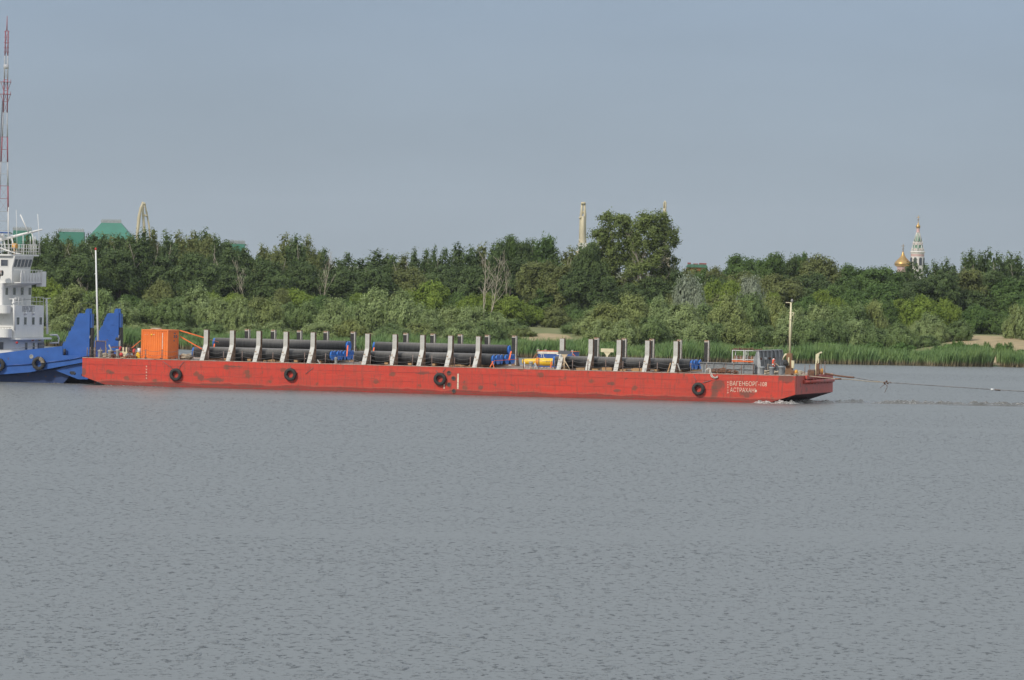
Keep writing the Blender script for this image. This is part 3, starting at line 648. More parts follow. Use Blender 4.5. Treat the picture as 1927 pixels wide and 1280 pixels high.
# bow face: half round fender, overhanging sill, buttresses
vf0, zf0 = locu(1511, 719, UB); vf1, zf1 = locu(1566, 717, UB)
mb = MB(); mb.tube([(UB+.08, vf0, zf0-.0), (UB+.08, vf1, zf0)], .17, 10); mb.build('bow_fender', M_bowred, barge)
mb = MB(); mb.box((UB+.02, vf0+.6, DK-.28), (UB+.22, WB-1.2, DK+.02))
for k in range(9): mb.box((UB+.003, vf0+.9+k*1.25, DK-.75), (UB+.16, vf0+1.0+k*1.25, DK-.28))
mb.build('bow_sill', M_bowred, barge)
mb = MB(); mb.box((UB+.003, .35, DK-1.6), (UB+.02, 2.4, DK-.05)); mb.build('bow_doubler_plate', M_bowred, barge)
# lettering
def lettering(txt, h, x, y, wpx, v, name, mat, parent, face='side', u=None, ext=.012, off=-.008):
    cu = bpy.data.curves.new('t', 'FONT'); cu.body = txt; cu.size = 1; cu.extrude = .02; cu.resolution_u = 3; cu.offset = off
    to = bpy.data.objects.new('t', cu); COL.objects.link(to); bpy.context.view_layer.update()
    me = bpy.data.meshes.new_from_object(to.evaluated_get(bpy.context.evaluated_depsgraph_get()))
    bpy.data.objects.remove(to); co = np.array([q.co[:] for q in me.vertices]); mn, mxx = co.min(0), co.max(0)
    if face == 'side':
        u0, z0 = loc(x, y, v); u1, _ = loc(x+wpx, y, v); sx = (u1-u0)/(mxx[0]-mn[0])
        P = [(u0+(c[0]-mn[0])*sx, v-(c[2]+.02)/.04*ext, z0+(c[1]-mn[1])*h/(mxx[1]-mn[1])) for c in co]
    else:
        v0, z0 = locu(x, y, u); v1, _ = locu(x+wpx, y, u); sx = (v1-v0)/(mxx[0]-mn[0])
        P = [(u+(c[2]+.02)/.04*ext, v0+(c[0]-mn[0])*sx, z0+(c[1]-mn[1])*h/(mxx[1]-mn[1])) for c in co]
    mb = MB(); mb.add(P, [tuple(p.vertices) for p in me.polygons]); bpy.data.meshes.remove(me)
    return mb.build(name, mat, parent)
lettering('ВАГЕНБОРГ-108', .40, 1373.5, 725.6, 69.5, -.003, 'lettering', M_letter, barge)
lettering('АСТРАХАНЬ', .38, 1374, 737.6, 51, -.003, 'lettering', paint('stencil_paint', (.72, .64, .50), (.55, .36, .28), .7, sc=9, amt=(.5, .65)), barge)
for x0, ys in ((1368.5, [717.5, 722.3, 727.2, 732, 737]), (274.5, [688, 693.5, 699, 704.5, 710])):
    mb = MB()
    for i, y in enumerate(ys):
        u, z = loc(x0, y+3, 0)
        for a, b, c, d in ((0, 0, .13, .03), (.10, 0, .13, .15), (0, .07, .10, .10), (0, .12, .03, .17) if i % 2 else (0, .15, .1, .18)): mb.box((u+a*.8, -.010, z+b*.7), (u+c*.8, -.003, z+d*.7))
    mb.build('draught_marks', M_letter, barge)
mb = MB(); u, z = loc(862, 703, 0); u2, z2 = loc(863, 732, 0); mb.box((u-.06, -.012, z2), (u+.07, -.003, z)); u, z = loc(836, 723, 0); mb.box((u-.05, -.012, z-.4), (u+.04, -.003, z))
mb.build('white_paint_stripe', M_letter, barge)
for x, y in ((845, 702), (853.5, 712), (845, 724), (854, 736)):       # hull openings
    u, z = loc(x, y, 0); mb = MB(); mb.lathe((u, -.004, z), [(.13, 0), (.13, .03), (.21, .03), (.21, 0)], 16, 'y'); mb.m = 1; mb.lathe((u, -.006, z), [(.001, .004), (.13, .004)], 16, 'y')
    mb.build('scupper', [M_rust, M_dark], barge)
# stanchions: near flange flares outward towards the deck edge, the inner side carries a rubber pad
VP = 2.0; VF = 13.1; PH = 2.72
def stanchion_parts(parent, org, sgn):
    """sgn=+1: inner side towards +v"""
    u0, v0, z0 = org; t = .028; sgn_ = -1
    zk = z0+1.42; fl = 1.05
    def V(q): return v0+q*sgn
    outer = MB()                                           # bright outer flange plate, bent
    prof = [(-.17, z0+PH), (-.17, zk), (-.17-fl, z0)]
    for (a, za), (b, zb) in zip(prof, prof[1:]):
        outer.add([(u0-.19, V(a), za), (u0+.19, V(a), za), (u0+.19, V(b), zb), (u0-.19, V(b), zb),
                   (u0-.19, V(a+.03), za), (u0+.19, V(a+.03), za), (u0+.19, V(b+.03), zb), (u0-.19, V(b+.03), zb)],
                  [(0, 1, 2, 3), (7, 6, 5, 4), (0, 4, 5, 1), (1, 5, 6, 2), (2, 6, 7, 3), (3, 7, 4, 0)])
    outer.build('flange', M_post, parent)
    web = MB(); web.prism([(V(-.14), z0+PH-.01), (V(.32), z0+PH-.01), (V(.32), z0), (V(-.14-fl), z0), (V(-.14), zk)], u0+.05, u0+.08, 0)
    web.prism([(V(-.14), z0+PH-.01), (V(.32), z0+PH-.01), (V(.32), z0), (V(-.14-fl), z0), (V(-.14), zk)], u0-.08, u0-.05, 0)
    web.box((u0-.19, V(.32), z0), (u0+.19, V(.35), z0+PH)); web.box((u0-.2, V(-.18), z0+PH), (u0+.2, V(.36), z0+PH+.03))
    web.build('web', M_postw, parent)
    pad = MB(); pad.box((u0-.18*sgn_, V(.352), z0+.5), (u0+.13*sgn_, V(.42), z0+PH-.16)); pad.m = 1; pad.box((u0-.18*sgn_, V(.352), z0+PH-.16), (u0+.10*sgn_, V(.41), z0+PH-.10)); pad.box((u0+.135*sgn_, V(.352), z0+.1), (u0+.23*sgn_, V(.37), z0+PH-.02)); pad.m = 0
    pad.build('rubber_pad', [M_black, M_post], parent)
FG = 'steel stanchions along both deck edges'
def st_org(px, v): u, z = loc(px, 655 if px < 600 else 665, v); return (u, v, DK)
p0 = None
for i, px in enumerate(NEARX):
    g = ['left', 'middle', 'right'][i//5]; org = st_org(px, VP)
    lb = '%s pale rusty flared stanchion from the left, near row, %s group' % (ORD[i % 5], g)
    if p0 is None:
        p0 = thing('deck_stanchion', lb, 'stanchion', org, FG); stanchion_parts(p0, org, 1)
    else: copy_thing(p0, org, lb)
for i, px in enumerate(FARX):
    g = ['left', 'middle', 'right'][i//5]
    copy_thing(p0, st_org(px, VF), '%s black padded stanchion from the left, far row, %s group' % (ORD[i % 5], g), PI)

# pipes
RP = .46; VP0 = VP+.93
def pipe(name, label, u0, u1, v, z, capl=True, capr=True):
    t = thing(name, label, 'pipe', ((u0+u1)/2, v, z-RP), 'black coated line pipes stacked on the barge')
    mb = MB(); mb.tube([(u0, v, z), (u1, v, z)], RP, 28)
    for k in range(3): pass
    mb.build('casing', M_pipe, t)
    for cu, s, on in ((u0, -1, capl), (u1, 1, capr)):
        if on:
            mb = MB(); mb.lathe((cu, v, z), [(RP*.8, 0), (RP*.8, s*.1), (RP*.95, s*.12), (RP*.95, s*.17), (RP*.86, s*.175), (RP*.5, s*.05), (RP*.2, s*.02), (.001, s*.02)], 24, 'x')
            mb.build('end_cap', M_cap, t)
    return t
GN = ['left', 'middle', 'right']
rp = random.Random(3)
ZB = DK+.24
for g, (x0, x1) in enumerate([(367, 622), (668, 926), (1046, 1300)]):
    u0 = loc(x0, 672, VP0)[0]; u1 = loc(x1, 680, VP0)[0]; nP = [8, 8, 4][g]
    for i in range(nP):
        j = rp.uniform(-.12, .12) if i else 0
        nm = ORD[i] + (' from the near edge' if i else ', nearest the camera') 
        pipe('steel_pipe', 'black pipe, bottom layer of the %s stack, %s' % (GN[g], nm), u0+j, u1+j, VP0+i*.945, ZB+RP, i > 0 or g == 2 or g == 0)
    for k in range(6):                                     # timber bearers
        uu = u0+.9+k*(u1-u0-1.8)/5
        mb = MB(); mb.box((uu-.16, VP0-.55, DK+.055), (uu+.16, VP0+8.2, DK+.235))
        tag(mb.build('timber_bearer', M_wood), '%s timber bearer from the left under the %s pipe stack' % (ORD[k], GN[g]), 'timber', 'timber bearers under the pipes')
for g, (x0, x1), ks in ((0, (406, 652), (5.5, 6.5)), (1, (707, 956), (5.5,))):
    for i, k in enumerate(ks):
        v = VP0+k*.945; u0 = loc(x0, 658, v)[0]; u1 = loc(x1, 664, v)[0]
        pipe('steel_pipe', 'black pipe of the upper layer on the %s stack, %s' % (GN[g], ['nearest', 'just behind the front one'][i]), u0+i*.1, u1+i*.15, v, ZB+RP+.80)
def strap(x0, y0, x1, y1, v0, v1, label, w=.05, cat='strap', nm='lashing_strap', mat=None):
    a = loc(x0, y0, v0); b = loc(x1, y1, v1); A = Vector((a[0], v0, a[1])); B_ = Vector((b[0], v1, b[1])); d = B_-A; s = Vector((d.z, 0, -d.x)).normalized()*w/2
    mb = MB(); q = Vector((0, .02, 0)); vs = [A-s-q, A+s-q, B_+s-q, B_-s-q, A-s+q, A+s+q, B_+s+q, B_-s+q]
    mb.add(vs, [(0, 1, 2, 3), (7, 6, 5, 4), (0, 4, 5, 1), (1, 5, 6, 2), (2, 6, 7, 3), (3, 7, 4, 0)])
    return tag(mb.build(nm, mat or M_orstrap), label, cat)
strap(403.5, 647, 402, 661, 6.8, 6.4, 'orange strap round the left end of the upper left pipe', .11)
strap(654.5, 650, 652.5, 671, 6.8, 5.9, 'orange strap round the right end of the upper left pipe', .11)
strap(704, 654, 701, 671, 6.8, 6.4, 'orange strap round the left end of the upper middle pipe', .11)
strap(962, 661, 958, 678, 6.8, 5.9, 'orange strap round the right end of the upper middle pipe', .12)
strap(1038, 681, 1036, 692, 2.2, 2.2, 'orange strap at the left end of the right pipe stack', .12)
strap(338.5, 622, 386, 636, 4.8, 2.2, 'orange strap from the container top to the first stanchion', .09)
strap(386, 636, 412, 644, 2.2, 7.2, 'orange strap from the first stanchion to the upper left pipe', .05)
strap(338.5, 633, 380, 657, 4.0, 1.9, 'orange strap from the container side down to the first stanchion', .09)
strap(264.5, 641, 248, 655, 2.6, 2.2, 'orange strap running down left from the orange container', .05)
strap(922, 691, 928, 680, 2.0, 2.2, 'orange strap leaning at the middle stack end caps', .08)
strap(930, 693, 926, 680, 2.0, 2.2, 'orange strap hanging beside the middle stack end caps', .06)
strap(930, 679, 975, 676, 2.3, 7.5, 'orange strap over the end caps of the middle stack', .05)

# ------------------------------------------------------------------ deck cargo and gear
# orange container
vC = .95; uc0, zc0 = loc(265.3, 675, vC); uc1, _ = loc(315.3, 677, vC); dC = 3.0
zc0 = DK+.06; _, zc1 = loc(266, 619.5, vC); zc1 = zc0+2.59
cont = thing('shipping_container', 'bright orange ten foot shipping container standing at the left end of the barge', 'container', (uc0, vC, zc0))
mb = MB(); mb.box((uc0+.06, vC+.06, zc0+.12), (uc1-.06, vC+dC-.06, zc1-.06))
for k in range(11):                                       # corrugations, near end
    a = uc0+.16+k*(uc1-uc0-.32)/11; mb.prism([(a+.03, vC+.061), (a+.07, vC+.02), (a+.13, vC+.02), (a+.17, vC+.061)], zc0+.2, zc1-.14, 2)
for k in range(14):
    a = vC+.14+k*(dC-.28)/14; mb.prism([(uc1-.061, a+.03), (uc1-.02, a+.07), (uc1-.02, a+.13), (uc1-.061, a+.17)], zc0+.2, zc1-.14, 2)
mb.build('corrugated_wall', M_orange, cont)
mb = MB(); w = .11
for u in (uc0, uc1-w):
    for v in (vC, vC+dC-w): mb.box((u, v, zc0), (u+w, v+w, zc1))
for z in (zc0+.003, zc1-w+.003):
    for v in (vC+.003, vC+dC-w-.003): mb.box((uc0+w, v, z), (uc1-w, v+w, z+w-.006))
    for u in (uc0+.003, uc1-w-.003): mb.box((u, vC+w, z), (u+w, vC+dC-w, z+w-.006))
mb.build('frame', M_orange, cont)
mb = MB(); mb.box((uc0+.1, vC+.1, zc1-.05), (uc1-.1, vC+dC-.1, zc1-.01)); mb.build('roof', M_orange, cont)
for u in (uc0+.02, uc1-.13):
    for v in (vC+.02, vC+dC-.13):
        for z in (zc0-.0, zc1-.1):
            pass
mb = MB()
for k in (.45, 1.9): mb.box((uc0+k-.14, vC-.004, zc0+.02), (uc0+k+.14, vC+.002, zc0+.09)); mb.box((uc1-.002, vC+k+.1, zc0+.02), (uc1+.004, vC+k+.4, zc0+.09))
mb.build('forklift_pocket', M_dark, cont)
u, z = loc(306, 627, vC); _, z2 = loc(306, 655, vC); mb = MB()
rs_ = random.Random(4); zz = z
while zz > z2: h = rs_.uniform(.05, .1); mb.box((u-.035, vC+.002, zz-h), (u+rs_.uniform(.02, .05), vC+.012, zz)); zz -= h+.025
mb.build('side_lettering', paint('container_white', (.8, .72, .62), None, .5), cont)
u, z = loc(285, 630, vC); mb = MB(); mb.lathe((u, vC+.016, z), [(.001, .008), (.085, .008), (.085, 0)], 14, 'y'); mb.m = 1; mb.box((u-.62, vC+.012, z-.03), (u-.56, vC+.018, z+.02)); mb.box((u-.44, vC+.012, z-.03), (u-.38, vC+.018, z+.02)); mb.box((u+.13, vC+.012, z-.02), (u+.3, vC+.018, z+.05))
mb.build('logo', [M_yellow, paint('faded_white', (.8, .5, .3), None, .6)], cont)
for (x, y, wv, hh) in ((327.5, 633.5, .25, .22), (331.5, 633.5, .22, .22), (327.5, 627.5, .3, .1), (327, 641.5, .2, .1)):
    v, z = locu(x, y, uc1); mb = MB(); mb.box((uc1-.018, v, z-hh/2), (uc1-.008, v+wv*1.4, z+hh/2)); mb.m = 1; mb.box((uc1-.008, v+.04, z-hh*.3), (uc1-.004, v+.1, z+hh*.3)); mb.build('end_label', [M_dark, M_white], cont)
mb = MB(); rr = random.Random(9)
for k in range(5):
    c = (uc0+.5+rr.random()*.9, vC+.5+rr.random()*.6, zc1+.03+k*.02); mb.torus(c, rr.uniform(.25, .42), .03, 'z', 16, 6)
tag(mb.build('rope_coil', M_rope), 'small loose rope coil lying on top of the orange container', 'rope')

def coil(name, u, v, z, R, n, label, mat=M_rope, rr=.05):
    r = random.Random(int(u*10)); mb = MB()
    for k in range(n):
        pts = []; m = 22; R_ = R*r.uniform(.75, 1.08); ph = r.random()*6
        for i in range(m):
            g = 2*PI*i/m; pts.append((u+R_*math.cos(g)*(1+.12*math.sin(3*g+ph)), v+R_*math.sin(g)*(1+.1*math.cos(2*g+ph)), z+rr+k*rr*.9+.05*math.sin(2*g+ph)))
        mb.tube(pts, rr, 6, closed=True)
    return tag(mb.build(name, mat), label, 'rope')
u, _ = loc(350, 670, 3.2); coil('rope_coil', u, 3.2, DK+.05, .52, 9, 'thick beige rope coil on deck right of the orange container')
u, _ = loc(197.5, 674, 1.6); coil('rope_heap', u, 1.6, DK+.05, .26, 7, 'tangled beige rope heap between two bollards at the stern')
u, _ = loc(1443, 702, 2.0); coil('rope_coil', u, 2.0, DK+.05, .36, 7, 'beige rope coil between bollards in front of the grey breakwater')
u, _ = loc(1461, 702, 1.9); coil('rope_coil', u, 1.9, DK+.05, .38, 6, 'pale rope coil under the orange lifebuoy', M_rope)
u, _ = loc(1500, 703, 4.5); coil('rope_heap', u, 4.5, DK+.05, .5, 6, 'yellowish rope heap at the foot of the cream mast')

def heap(name, label, cat, u0, u1, v0, v1, z0, h, n, mat, s=.1, seed=1):
    r = random.Random(seed); mb = MB()
    for k in range(n):
        u = r.uniform(u0, u1); v = r.uniform(v0, v1); z = z0+r.random()**1.5*h*(1-abs((u-(u0+u1)/2)/(u1-u0))*1.2)
        if r.random() < .5: mb.torus((u, v, z+s*.5), s*r.uniform(.6, 1.1), s*.3, r.choice('xyz'), 10, 5)
        else:
            d = Vector((r.uniform(-1, 1), r.uniform(-.6, .6), r.uniform(-.3, .5)))*s*2; mb.tube([(u, v, z+s*.3), (u+d.x, v+d.y, z+s*.3+abs(d.z))], s*.25, 5)
    return tag(mb.build(name, mat), label, cat)
def bollard(x, v, label, r=.17, h=.62, mat=None, gap=.0):
    u = loc(x, 690, v)[0]; t = thing('bollard', label, 'bollard', (u, v, DK), 'mooring bollards on the barge deck')
    mb = MB(); mb.box((u-r*1.5, v-r*1.5, DK), (u+r*1.5, v+r*1.5, DK+.08)); mb.build('base_plate', mat or M_grey, t)
    mb = MB(); mb.lathe((u, v, DK+.08), [(r, 0), (r, h-.12), (r*1.25, h-.08), (r*1.25, h), (r*.9, h+.04), (.001, h+.05)], 16); mb.build('post', mat or M_grey, t)
    return t
M_galv = paint('weathered_galvanised', (.36, .36, .34), (.24, .23, .21), .8, sc=4, rust=.4)
bollard(188, 1.3, 'weathered grey bollard left of the stern rope heap', .19, .6, M_galv); bollard(207, 1.6, 'weathered grey bollard right of the stern rope heap', .2, .6, M_galv); bollard(221, 1.4, 'grey bollard below the stern winch', .15, .68, M_galv)
bollard(632, .6, 'small pale bollard in front of the left blue end caps', .12, .48, M_galv)
bollard(999, 2.6, 'pale grey bollard below the yellow float', .15, .5, M_galv)
bollard(1434, .7, 'grey bollard left of the rope coil by the breakwater', .2, .62); bollard(1452.5, .7, 'grey bollard between the two rope coils by the breakwater', .2, .62); bollard(1470, .9, 'grey bollard at the right end of the breakwater', .22, .7)

# stern clutter
def bent(name, label, cat, pts, r, mat):
    mb = MB(); mb.tube(pts, r, 8); return tag(mb.build(name, mat), label, cat)
t = thing('navigation_pole', 'tall slim white pole with a red tip leaning left at the barge stern', 'pole', (loc(185, 640, 4)[0], 4, DK))
a = loc(185.2, 672, 4); b = loc(180, 470, 4); mb = MB(); mb.tube([(a[0], 4, DK), (b[0], 4, b[1])], [.10, .065], 10); mb.build('shaft', M_white, t)
mb = MB(); mb.ball((b[0], 4, b[1]+.06), (.10, .10, .14), 8); mb.build('tip', M_red, t)
c = loc(178, 516, 4); d = loc(182, 513.5, 4); mb = MB(); mb.tube([(c[0], 4, c[1]), (d[0], 4, d[1])], .03, 6); mb.build('cleat', M_white, t)
vb = 3.2; a = loc(179, 673, vb); b = loc(206, 642.5, vb)
M_mesh = paint('blue_plate', (.02, .05, .22), (.015, .04, .16), .6, sc=2, rust=.12)
t = thing('blue_screen', 'dark blue steel screen behind the stern railing', 'screen', ((a[0]+b[0])/2, vb, DK))
mb = MB(); mb.box((a[0], vb, DK+.05), (b[0]-.35, vb+.05, b[1])); mb.build('panel', M_mesh, t)
mb = MB(); mb.box((a[0]-.04, vb-.05, DK), (a[0]+.04, vb-.002, b[1]+.05)); mb.box((b[0]-.38, vb-.05, DK), (b[0]-.3, vb-.002, b[1]+.05)); mb.box((a[0], vb-.05, b[1]-.02), (b[0]-.35, vb-.003, b[1]+.04)); mb.build('frame', M_rail, t)
u, z = loc(225, 656, 2.2); t = thing('winch', 'rusty stern winch with wooden frame and red drum', 'winch', (u, 2.2, DK))
uw0 = loc(211, 660, 2.0)[0]; uw1 = loc(254, 660, 2.0)[0]; zt1 = DK+1.0
mb = MB()
for v in (1.9, 3.1):
    mb.prism([(uw0, DK+.55), (uw1, DK+.5), (uw1, DK+.58), (uw0, DK+.63)], v, v+.07)
    for q in (.15, .7, 1.3, 1.75): mb.box((uw0+q-.03, v-.03, DK), (uw0+q+.05, v-.002, DK+.56))
mb.build('frame', M_rust, t)
mb = MB(); um = (uw0+uw1)/2+.15; mb.tube([(um-.75, 2.5, DK+.72), (um+.75, 2.5, DK+.72)], .26, 16); mb.build('drum', paint('dark_rust', (.06, .035, .03), None, .9), t)
mb = MB(); mb.lathe((um-.55, 2.35, DK+.72), [(.001, -.05), (.34, -.05), (.34, .05), (.001, .05)], 18, 'x'); mb.build('flange', M_red, t); mb = MB(); mb.lathe((um+.75, 2.35, DK+.6), [(.001, -.08), (.28, -.08), (.3, 0), (.28, .08), (.001, .08)], 18, 'x'); mb.build('flange', M_red, t)
mb = MB(); mb.box((um-.2, 1.85, DK+.6), (um-.08, 1.93, DK+1.0)); mb.box((um+.1, 1.85, DK+.6), (um+.22, 1.93, DK+1.0)); mb.prism([(um-.5, DK+.6), (um+.3, DK+.6), (um+.05, DK+.2), (um-.1, DK+.2)], 1.84, 1.9); mb.build('brake_stand', M_cream, t)
bent('crank_arm', 'rusty lever arm sloping up left of the stern winch', 'lever', [(loc(212, 662, 1.8)[0], 1.8, DK+.45), (loc(205, 649, 1.8)[0], 1.8, loc(205, 649, 1.8)[1])], .07, M_galv)
u = loc(225, 660, 3.6)[0]; t = thing('deck_lamp', 'grey post with a dark lamp head behind the stern winch', 'lamp', (u, 3.6, DK))
zl = loc(225, 640, 3.6)[1]; mb = MB(); mb.tube([(u, 3.6, DK), (u, 3.6, zl)], .09, 10); mb.build('post', M_galv, t); mb = MB(); mb.tube([(u+.05, 3.6, zl), (u-.35, 3.5, zl+.12)], [.10, .16], 10); mb.build('lamp_head', M_dark, t)
u = loc(260, 668, 1.8)[0]; mb = MB(); mb.box((u-.2, 1.6, DK+.05), (u+.2, 2.0, DK+.42)); mb.prism([(u-.15, DK+.42), (u+.15, DK+.42), (u+.05, DK+.6), (u-.05, DK+.6)], 1.65, 1.95)
tag(mb.build('canister', M_yellow), 'yellow canister left of the orange container', 'canister')
u = loc(260, 660, 2.0)[0]; mb = MB(); mb.tube([(u, 2.3, DK+.42), (u, 2.3, DK+.95)], .16, 12); tag(mb.build('small_drum', M_white), 'small white drum behind the yellow canister', 'drum')
u = loc(214, 674, .9)[0]; mb = MB(); mb.ball((loc(228, 670, 1.2)[0], 1.2, DK+.35), .18, 12); tag(mb.build('red_float', M_red), 'small red float lying under the stern winch', 'float')

for k, (x0, x1, v, zz, m) in enumerate(((226, 246, 1.2, .06, M_wood), (209, 223, 2.6, .9, M_rust), (236, 256, 3.4, .75, M_rust))):
    a = loc(x0, 670, v)[0]; b = loc(x1, 670, v)[0]; mb = MB(); mb.prism([(a, DK+zz), (b, DK+zz+.05), (b, DK+zz+.15), (a, DK+zz+.1)], v, v+.2)
    tag(mb.build('beam', m), ['timber beam on deck below the stern winch', 'rusty beam left of the stern winch', 'dark rusty beam behind the stern winch'][k], 'beam')
heap('chain_heap', 'rusty chain heap between stern bollards and winch', 'chain', loc(209, 670, 1.4)[0], loc(219, 670, 1.4)[0], 1.0, 2.0, DK+.05, .35, 60, M_rust, .1, 31)
heap('chain_heap', 'rusty chain heap just left of the yellow canister', 'chain', loc(238, 670, 1.4)[0], loc(256, 670, 1.4)[0], 1.0, 2.0, DK+.05, .3, 70, paint('orange_rust', (.27, .12, .06), (.14, .07, .045), .9, sc=5), .1, 32)

# TL container
vt = 9.5; ut0 = loc(1010.5, 675, vt)[0]; ut1 = loc(1078, 675, vt)[0]; _, zt1 = loc(1012, 660.5, vt)
tl = thing('reel_container', 'low blue container with white band and TL lettering behind the yellow float', 'container', ((ut0+ut1)/2, vt, DK))
mb = MB(); mb.box((ut0, vt, DK+.06), (ut1, vt+2.2, zt1-.02))
for k in range(7): a = ut0+.2+k*(ut1-ut0-.4)/6; mb.box((a-.03, vt-.02, DK+.1), (a+.03, vt-.002, zt1-.55))
mb.build('body', M_contb, tl)
mb = MB(); _, zb = loc(1012, 665.5, vt); mb.box((ut0+.01, vt-.03, zb), (loc(1051, 665, vt)[0], vt-.004, zt1-.03)); mb.build('white_band', paint('cream_white', (.78, .76, .66), None, .5), tl)
mb = MB(); mb.box((ut0-.05, vt-.05, zt1-.02), (ut1+.05, vt+2.25, zt1+.015)); mb.build('roof', M_orstrap, tl)
mb = MB()
for x in (1011.5, 1025.5, 1063, 1076): u = loc(x, 660, vt)[0]; mb.box((u-.08, vt+.1, zt1+.05), (u+.08, vt+.3, zt1+.16))
for u in (ut0, ut1-.08): mb.box((u, vt-.06, DK), (u+.08, vt-.005, zt1+.12))
mb.build('lifting_lug', M_galv, tl)
lettering('TL', .30, 1016, 672.6, 10, vt-.05, 'lettering', M_white, tl)
for x, y in ((1050, 667.5), (1073, 674.5)):
    u, z = loc(x, y, vt); mb = MB(); mb.box((u-.11, vt-.03, z-.04), (u+.11, vt-.021, z+.05)); mb.build('label_plate', M_white, tl)
strap(1010, 665, 1002, 676, vt-.05, 7.0, 'orange strap left of the blue TL container', .05); strap(1078, 666, 1088, 676, vt-.05, 7.5, 'orange strap right of the blue TL container', .05)
# yellow float
vy = 6.5; y0 = loc(983, 678, vy)[0]; zy = loc(1010, 681, vy)[1]; t = thing('yellow_float', 'long yellow tapered float lying in front of the blue TL container', 'float', (y0+2, vy, DK))
prof = [(.001, 0), (.20, .02), (.24, .1), (.26, .5), (.28, 1.1), (.33, 1.3), (.34, 1.9), (.36, 2.0), (.34, 2.1), (.34, 4.4), (.30, 4.6), (.001, 4.65)]
mb = MB(); mb.lathe((y0, vy, zy), prof, 22, 'x'); mb.build('shell', M_yellow, t)
mb = MB()
for k in range(9): mb.box((y0+2.3+k*.2, vy-.36, zy+.08), (y0+2.38+k*.2, vy-.32, zy+.12)); mb.box((y0+2.3+k*.2, vy-.36, zy-.02), (y0+2.36+k*.2, vy-.33, zy+.01))
mb.build('marking', M_dark, t)
mb = MB(); mb.torus((y0+1.35, vy, zy), .35, .035, 'x', 20, 6); mb.torus((y0+1.5, vy, zy), .36, .03, 'x', 20, 6); mb.build('band', M_orstrap, t)
mb = MB()
for q in (.9, 3.6): mb.box((y0+q, vy-.5, DK+.05), (y0+q+.25, vy+.5, zy-.30))
mb.build('cradle', M_contb, t)
u = loc(1007, 688, 3)[0]; mb = MB(); mb.lathe((u, 3, DK+.05), [(.28, 0), (.2, .15), (.06, .45), (.001, .5)], 9); tag(mb.build('white_tarpaulin_heap', paint('dirty_white', (.5, .5, .48), (.35, .35, .34), .9)), 'crumpled whitish tarpaulin heap under the yellow float', 'tarpaulin')
mb = MB(); u = loc(987, 690, 2)[0]; mb.tube([(u, 2, DK), (u, 2, loc(987, 681, 2)[1])], .035, 6); tag(mb.build('white_marker', M_white), 'thin white marker rod just left of the yellow float', 'rod')
# T supports
def tsup(x, ytop, ybot, wpx, v, label, bm, lm, ysh):
    u = loc(x, 680, v)[0]; t = thing('pipe_support', label, 'support', (u, v, DK), 'T shaped supports by the right pipe stack')
    z1 = loc(x, ytop, v)[1]; z0 = loc(x, ybot, v)[1]; hw = wpx/21.5/2
    mb = MB(); mb.box((u-hw, v-.06, z0), (u+hw, v+.06, z1)); mb.build('crossbeam', bm, t)
    mb = MB(); mb.prism([(u-.32, z0-.002), (u+.32, z0-.002), (u+.08, z0-.32), (u-.08, z0-.32)], v-.03, v+.03); mb.tube([(u, v, DK+.05), (u, v, z0-.2)], .07, 8); mb.build('leg', lm, t)
    mb = MB(); mb.tube([(u-.45, v, DK+.03), (u, v, DK+.6)], .035, 6); mb.tube([(u+.55, v-.1, DK+.03), (u, v, DK+.85)], .04, 6); mb.box((u-.35, v-.2, DK+.03), (u+.35, v+.2, DK+.07)); mb.build('brace', lm, t)
tsup(1142.5, 656, 662.8, 25, 9.5, 'cream T shaped support between second and third right group stanchions', M_cream, M_cream, 0)
tsup(1062, 660, 666.5, 24, 1.35, 'grey topped T support with beige leg beside the blue TL container', paint('charcoal_steel', (.07, .075, .08), (.11, .115, .12), .7), paint('beige_paint', (.62, .5, .34), (.5, .38, .24), .7, sc=4, rust=.1), 0)
# loose planks along the right stack
for k, (x, w_, zz) in enumerate(((1093, 16, .05), (1143, 19, .2), (1202, 21, .1), (1120, 12, .05), (1172, 12, .05))):
    u = loc(x, 698, 1.5)[0]; w2 = w_/43; mb = MB()
    for q in range(1+(w_ > 18)): mb.box((u-w2, 1.3, DK+.05+q*.13), (u+w2, 2.0, DK+.17+q*.13))
    tag(mb.build('plank', M_wood), 'pale timber plank %s right pipe stack stanchions' % ['by the first of the', 'pair between second and third', 'pair between third and fourth', 'just right of second', 'just right of third'][k], 'plank', 'loose planks beside the right pipe stack')
for k, (x0, y0, x1, y1, m) in enumerate(((1262, 683, 1256, 702, M_wood), (1275, 684, 1280, 699, M_galv), (597, 677, 604, 686, M_galv), (895, 681, 884, 694, M_rust), (1150, 0, 0, 0, None))):
    if m is None: continue
    strap(x0, y0, x1, y1, 1.4, 1.2, ['leaning timber prop left of the last right stanchion', 'thin grey prop right of the last right stanchion', 'short grey bar by the last left stanchion', 'rusty bar leaning on the last middle stanchion'][k], .09, 'prop', 'prop', m)
# low grey coaming at the bow end of the cargo
vg = 2.6; g0 = loc(1322, 690, vg)[0]; g1 = loc(1420, 700, vg)[0]; zg1 = loc(1370, 683.5, vg)[1]
mb = MB(); mb.prism([(g0+.0, DK+.05), (g1, DK+.05), (g1, zg1), (g0-.25, zg1)], vg, vg+.06); mb.box((g0-.3, vg-.12, zg1-.03), (g1, vg+.2, zg1+.03)); mb.box((g0+.3, vg-.1, DK+.42), (g1, vg-.002, DK+.46))
for k in range(6): a = g0+.1+k*(g1-g0-.2)/5; mb.box((a-.02, vg-.1, DK+.05), (a+.02, vg-.003, zg1-.03))
mb.build('coaming', M_grey, barge)
